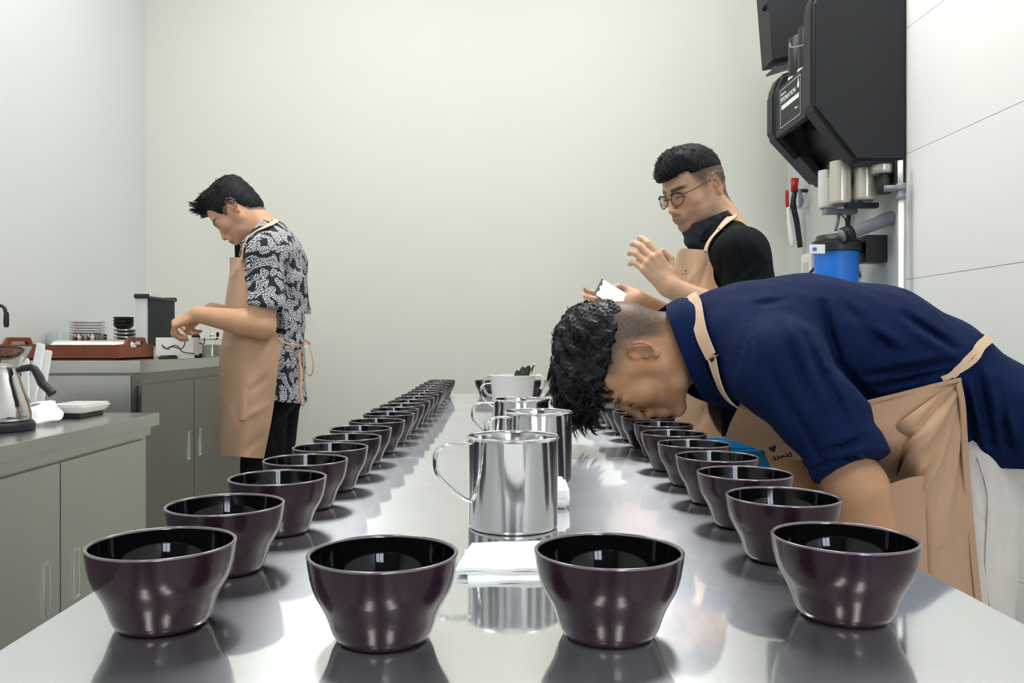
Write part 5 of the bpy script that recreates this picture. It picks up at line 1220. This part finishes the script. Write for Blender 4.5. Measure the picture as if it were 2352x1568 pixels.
def shoes(root, x, yc, dy):
    for s in (-1, 1):
        y = yc+s*dy; SF = Field(axis([(x-.22, x+.10, .006)]), axis([(y-.07, y+.07, .006)]), axis([(-.01, .14, .006)]))
        SF.cap((x, y, .06), (x-.13, y, .045), .045, .036, .03); SF.cap((x-.12, y, .03), (x+.02, y, .03), .045, .042, .02); SF.clip((0, 0, -1), -.001); v, q = SF.mesh(); fast_mesh('shoe', v, q, M['shoe'], root)
man_leaf()

# ================================================== man with glasses and telephone
Y2 = 2.40
def man_glasses():
    fr = head_frame(at(1597, 436, Y2), math.radians(21), yaw=math.radians(26), sc=.94)
    B = Field(axis([(.26, .46, .0028), (.46, .73, .0027), (.73, .95, .006)]), axis([(2.10, 2.52, .0030), (2.52, 2.68, .006)]),
              axis([(-.01, 1.06, .010), (1.06, 1.34, .0029), (1.34, 1.64, .0026)]))
    head(B, fr, at(1668, 535, Y2), .056, nose=.95, ear_g=1.05)
    B.chain([at(1672, 560, Y2), at(1680, 640, Y2), at(1680, 780, Y2), at(1675, 920, Y2)], [.055, .08, .085, .08], .03, 1.3)
    w1 = at(1540, 660, 2.20); e1 = np.array([.715, 2.19, 1.075]); w2 = at(1462, 688, 2.34); e2 = np.array([.66, 2.56, 1.05])
    for s, el, wr in ((-1, e1, w1), (1, e2, w2)):
        sh = at(1670, 604, Y2); sh[1] = Y2+s*.155
        B.cap(sh, el, .044, .042, .02); B.cap(el, el+(wr-el)*.35, .043, .043, .015); B.cap(el+(wr-el)*.35, wr, .043, .0275, .015)
        hip = np.array([.70, Y2+s*.07, .88]); kn = np.array([.68, Y2+s*.10, .48]); an = np.array([.71, Y2+s*.10, .09])
        B.cap(hip, kn, .062, .050, .03); B.cap(kn, an, .048, .036, .015); B.cap(an+[0, 0, -.035], an+[-.14, 0, -.055], .032, .026, .02)
    # raised hand: back of the hand to the camera, fingers up and left, thumb apart
    hf = hframe(w1, at(1488, 592, 2.205), (.05, -1, .05), 1.0)
    hand(B, hf, [(.30, .45, .35), (.42, .55, .4), (.50, .6, .4), (.55, .65, .45)], spread=(.03, -.01, -.04, -.08), fat=1.12, sgn=-1., thumb=((.032, .032, -.004), (.062, .050, -.006), (.090, .046, -.004)))
    # hand holding the telephone
    hf = hframe(w2, at(1405, 690, 2.36), (.12, .75, -.45), .92)
    hand(B, hf, [(.10, .35, .5), (.12, .4, .5), (.15, .45, .5), (.2, .5, .5)], spread=(.05, .0, -.06, -.12), sgn=1., thumb=((.030, .028, -.014), (.052, .032, -.030), (.070, .020, -.040)))
    V, Q = B.mesh(); V = relax(V, Q, 1, .3)
    def fade(x, y, z):
        lo = np.interp(x, [-.10, -.06, -.04, -.025, .0, .02, .03, .055, .06], [-.085, -.075, -.045, .01, .02, -.005, -.0, .035, .08])
        return sm(.060, .052, x)*sm(-.008, .050, z-lo)*.95
    C = skin_cols(V, fr, SKIN2, fade=fade, beard=.55)
    root = body_root('person', V, Q, C, 'man with glasses, black top and tan apron looking at a telephone')
    H = Field(axis([(.42, .76, .0030)]), axis([(2.24, 2.53, .0036)]), axis([(1.42, 1.68, .0028)])); w = fr.w; H.gs = fr.s
    H.ell(w((-.008, 0, .046)), (.0965, .0785, .092), fr.R, .01); H.ell(w((.032, 0, .058)), (.070, .068, .072), fr.R, .02); H.cap(w((.055, 0, .098)), w((.092, 0, .072)), .030, .018, .03, 2.0); H.ell(w((.03, 0, .082)), (.068, .062, .046), fr.R, .04)
    idx, P = H.near(.04); l = fr.loc(P)
    zb = np.interp(l[:, 0], [-.11, -.07, -.03, .01, .030, .052, .060, .085, .12], [.046, .048, .054, .058, .056, .056, .068, .066, .052])
    H.D[idx] = np.maximum(H.D[idx], zb-l[:, 2]); H.disp(lambda P: .0011*np.sin(P[:, 0]*500+3*np.sin(P[:, 1]*190))*np.cos(P[:, 2]*520+P[:, 1]*300))
    v, q = H.mesh(); fast_mesh('hair', v, q, M['hair_short'], root, label='short black hair cropped at the sides')
    Lc = fr.loc(v); sel = rng.choice(np.nonzero(Lc[:, 2] > .06)[0], 420); cen = w((0, 0, .03)); R_, D_, L_, B_ = [], [], [], []
    for i in sel:
        n = unit(v[i]-cen); R_.append(v[i]-n*.003); D_.append(unit(n*.45+fr.R[:, 0]*.8+rng.normal(0, .10, 3))); L_.append(rng.uniform(.006, .009)); B_.append(fr.R[:, 0]*.3)
    clumps('hair_locks', R_, D_, L_, .0008, M['hair'], root, B_, 6, 3, .03, .006)
    # spectacles
    gl = empty('spectacles_holder', (0, 0, 0)); bpy.data.objects.remove(gl)
    first = None
    for s in (1, -1):
        c = np.array([.108, s*.033, -.004]); P = [w(c+np.array([-.010*abs(math.cos(a))*(1 if s*math.cos(a) > 0 else 0)+.004*math.sin(a)*-1, .0235*math.cos(a), .0195*math.sin(a)])) for a in np.linspace(0, 2*PI, 33)]
        rr = tube('glasses', P, .0013, M['black'], root if first is None else first, n=8)
        if first is None: first = rr; rr['label'] = 'thin dark-rimmed round glasses'
        cc = np.mean(P, axis=0); n0 = len(P)-1
        raw('lens', [cc]+P[:-1], [(0, 1+i, 1+(i+1) % n0) for i in range(n0)], M['glass'], first, False)
        tube('temple_arm', [w((.098, s*.057, .006)), w((.06, s*.074, .010)), w((.015, s*.082, .018)), w((-.008, s*.084, .014)), w((-.022, s*.080, -.004))], .0011, M['black'], first, smooth_n=20, n=8)
        tube('brow_bar', [w((.109, s*.012, .012)), w((.110, s*.033, .0165)), w((.100, s*.056, .008))], .0021, M['black'], first, smooth_n=14, n=8)
    tube('bridge', [w((.110, .010, -.001)), w((.1145, 0, .002)), w((.110, -.010, -.001))], .0013, M['black'], first, smooth_n=10, n=8)
    # black top
    S = Field(axis([(.48, .95, .005)]), axis([(2.08, 2.72, .0055)]), axis([(.80, 1.47, .005)]))
    S.chain([at(1664, 560, Y2), at(1668, 610, Y2), at(1674, 680, Y2), at(1682, 800, Y2), at(1690, 960, Y2)], [.075, .098, .106, .100, .108], .03, 1.5)
    for s, el in ((-1, e1), (1, e2)):
        a = at(1667, 598, Y2); a[1] = Y2+s*.158; b = a+(el-a)*.85; d = unit(el-a)
        S.cap(np.array([a[0]-.015, Y2+s*.07, a[2]+.015]), a, .076, .070, .03); S.cap(a, b, .070, .062, .03); S.cap(b, b+d*.05, .062, .060, .01); S.cut(b+d*.08, d, .10, -.05)
    S.disp(crease_fn([(1690, 560, 1720, 640, 7, .007), (1735, 590, 1690, 640, 8, .006), (1655, 580, 1660, 640, 6, .006), (1710, 530, 1760, 600, 7, -.004), (1750, 620, 1700, 660, 6, .006)], 2.4)); S.disp(ripple(.0025, 24, 20, .3))
    S.clip((0, 0, -1), -.86); S.cap(at(1625, 430, Y2), at(1655, 530, Y2), .058, .060, .006, 1., '-')
    v, q = S.mesh(); v = relax(v, q, 1, .3); fast_mesh('shirt', v, q, M['blackcloth'], root)
    mir = lambda r: [np.array([p[0], 2*Y2-p[1], p[2]]) for p in r]
    # collar
    inn = [at(1676, 478, Y2), at(1668, 492, 2.34), at(1645, 512, 2.31), at(1622, 528, 2.325), at(1606, 540, 2.37)]
    out = [at(1690, 492, Y2), at(1682, 512, 2.325), at(1662, 540, 2.285), at(1632, 552, 2.29), at(1618, 560, 2.36)]
    out = list(S.hug(out, .005, True)); sheet('collar', [inn, out], M['navy_dark'], root, 24, 8, .003); sheet('collar', [mir(inn), mir(out)], M['navy_dark'], root, 24, 8, .003)
    # face mask pulled down and hanging round the neck
    A, Bv = [], []
    for k in range(25):
        a = 2*PI*k/24; ca, sa = math.cos(a), math.sin(a)      # ca=1 front of the neck
        c = at(1620-48*ca, 513+20*ca, Y2); c[1] = Y2-.076*sa*(1-.15*ca)
        hgt = .010+.042*(.5+.5*ca)**1.2
        A.append(c+np.array([-.004*ca, 0, .010])); Bv.append(c+np.array([.018+.012*ca, 0, -hgt-.022]))
    Mid = [(a_+b_)/2+np.array([-.008*math.cos(2*PI*k/24), 0, 0]) for k, (a_, b_) in enumerate(zip(A, Bv))]
    sheet('face_mask', [A, Mid, Bv], M['slate'], root, 60, 12, .004, lambda G: .002*np.sin(G[..., 2]*220+G[..., 0]*90), label='dark cloth face mask pulled down under the chin')
    tube('mask_edge', [Bv[k]+np.array([0, -.003, 0]) for k in range(2, 9)], .0016, M['grey'], root, n=6)
    # apron
    rows = [(at(1632, 577, 2.275), at(1592, 572, 2.30), at(1566, 572, Y2)), (at(1637, 610, 2.262), at(1590, 610, 2.285), at(1563, 610, Y2)), (at(1650, 660, 2.245), at(1590, 660, 2.265), at(1558, 660, Y2)),
            (at(1725, 730, 2.215), at(1610, 730, 2.23), at(1560, 730, Y2)), (at(1735, 860, 2.205), at(1615, 860, 2.215), at(1564, 860, Y2)), (at(1735, 1000, 2.205), at(1618, 1000, 2.21), at(1562, 1000, Y2)), (at(1725, 1110, 2.215), at(1618, 1110, 2.21), at(1560, 1105, Y2))]
    fn = crease_fn([(1600, 620, 1575, 665, 6, .005), (1625, 600, 1600, 680, 6, -.005), (1645, 900, 1600, 980, 8, -.006), (1600, 900, 1640, 960, 8, .005)], None)
    sheet('apron', std_sheet_rows(Y2, rows), M['tan'], root, 60, 80, .003, lambda G: fn(G)+.002*np.sin(G[..., 2]*30+G[..., 1]*22)*np.sin(G[..., 1]*26))
    prt(root, at(1575, 622, 2.300), unit([1, 0, .15]), .0050)
    def strap(P, w_, off):
        P = S.hug(catmull(P, 30), off); T = np.gradient(P, axis=0); a = np.cross(T, S.hug(P, .02)-S.hug(P, 0.)); a /= np.linalg.norm(a, axis=1)[:, None]+1e-9
        sheet('neck_strap', [P-a*w_/2, P+a*w_/2], M['tan_light'], root, 30, 4, .0022)
    st = [at(1686, 490, Y2), at(1682, 498, 2.34), at(1668, 520, 2.29), at(1652, 545, 2.265), at(1634, 578, 2.272)]
    strap(st, .022, .009); strap(mir(st), .022, .009)
    b_ = at(1657, 536, 2.245)
    tube('strap_slider', [at(1650, 526, 2.262), at(1668, 527, 2.262)], .002, M['black'], root)
    TR = Field(axis([(.52, .86, .007)]), axis([(2.16, 2.64, .007)]), axis([(.03, 1.0, .010)]))
    for s in (-1, 1): TR.cap((.70, Y2+s*.08, .90), (.69, Y2+s*.095, .48), .098, .074, .03); TR.cap((.69, Y2+s*.095, .48), (.715, Y2+s*.10, .08), .072, .060, .02)
    TR.disp(ripple(.003, 26, 30)); TR.clip((0, 0, -1), -.055); v, q = TR.mesh(); fast_mesh('trousers', v, q, M['trouser_black'], root)
    shoes(root, .71, Y2, .10)
    # telephone in his far hand
    c = at(1409, 680, 2.325); lx = unit(at(1448, 703, 2.335)-at(1375, 658, 2.315)); nn = unit([-.10, -1, .30]); nn = unit(nn-lx*nn.dot(lx)); ly = np.cross(nn, lx)
    R = np.stack([lx, ly, nn], 1); ph = empty('telephone', tuple(c), 'smartphone with bright white screen and blue-grey edge held by the man with glasses', 'phone')
    W, Hh = .108, .054
    obox('phone_case', c, (W, Hh, .008), R, M['case'], ph, .0035)
    obox('screen', c+nn*.0044+lx*.002, (W-.006, Hh-.004, .0008), R, M['screen'], ph, .0003)
    for k, (u, v_, a_, b2) in enumerate([(-.0475, .010, .004, .010), (-.0475, -.008, .004, .012)]): obox('screen_icon', c+nn*.0052+lx*u+ly*v_, (a_, b2, .0004), R, M['grey'], ph, .0001)
M['case'] = mat('blue_grey_case', L(88, 118, 142), .4)
man_glasses()
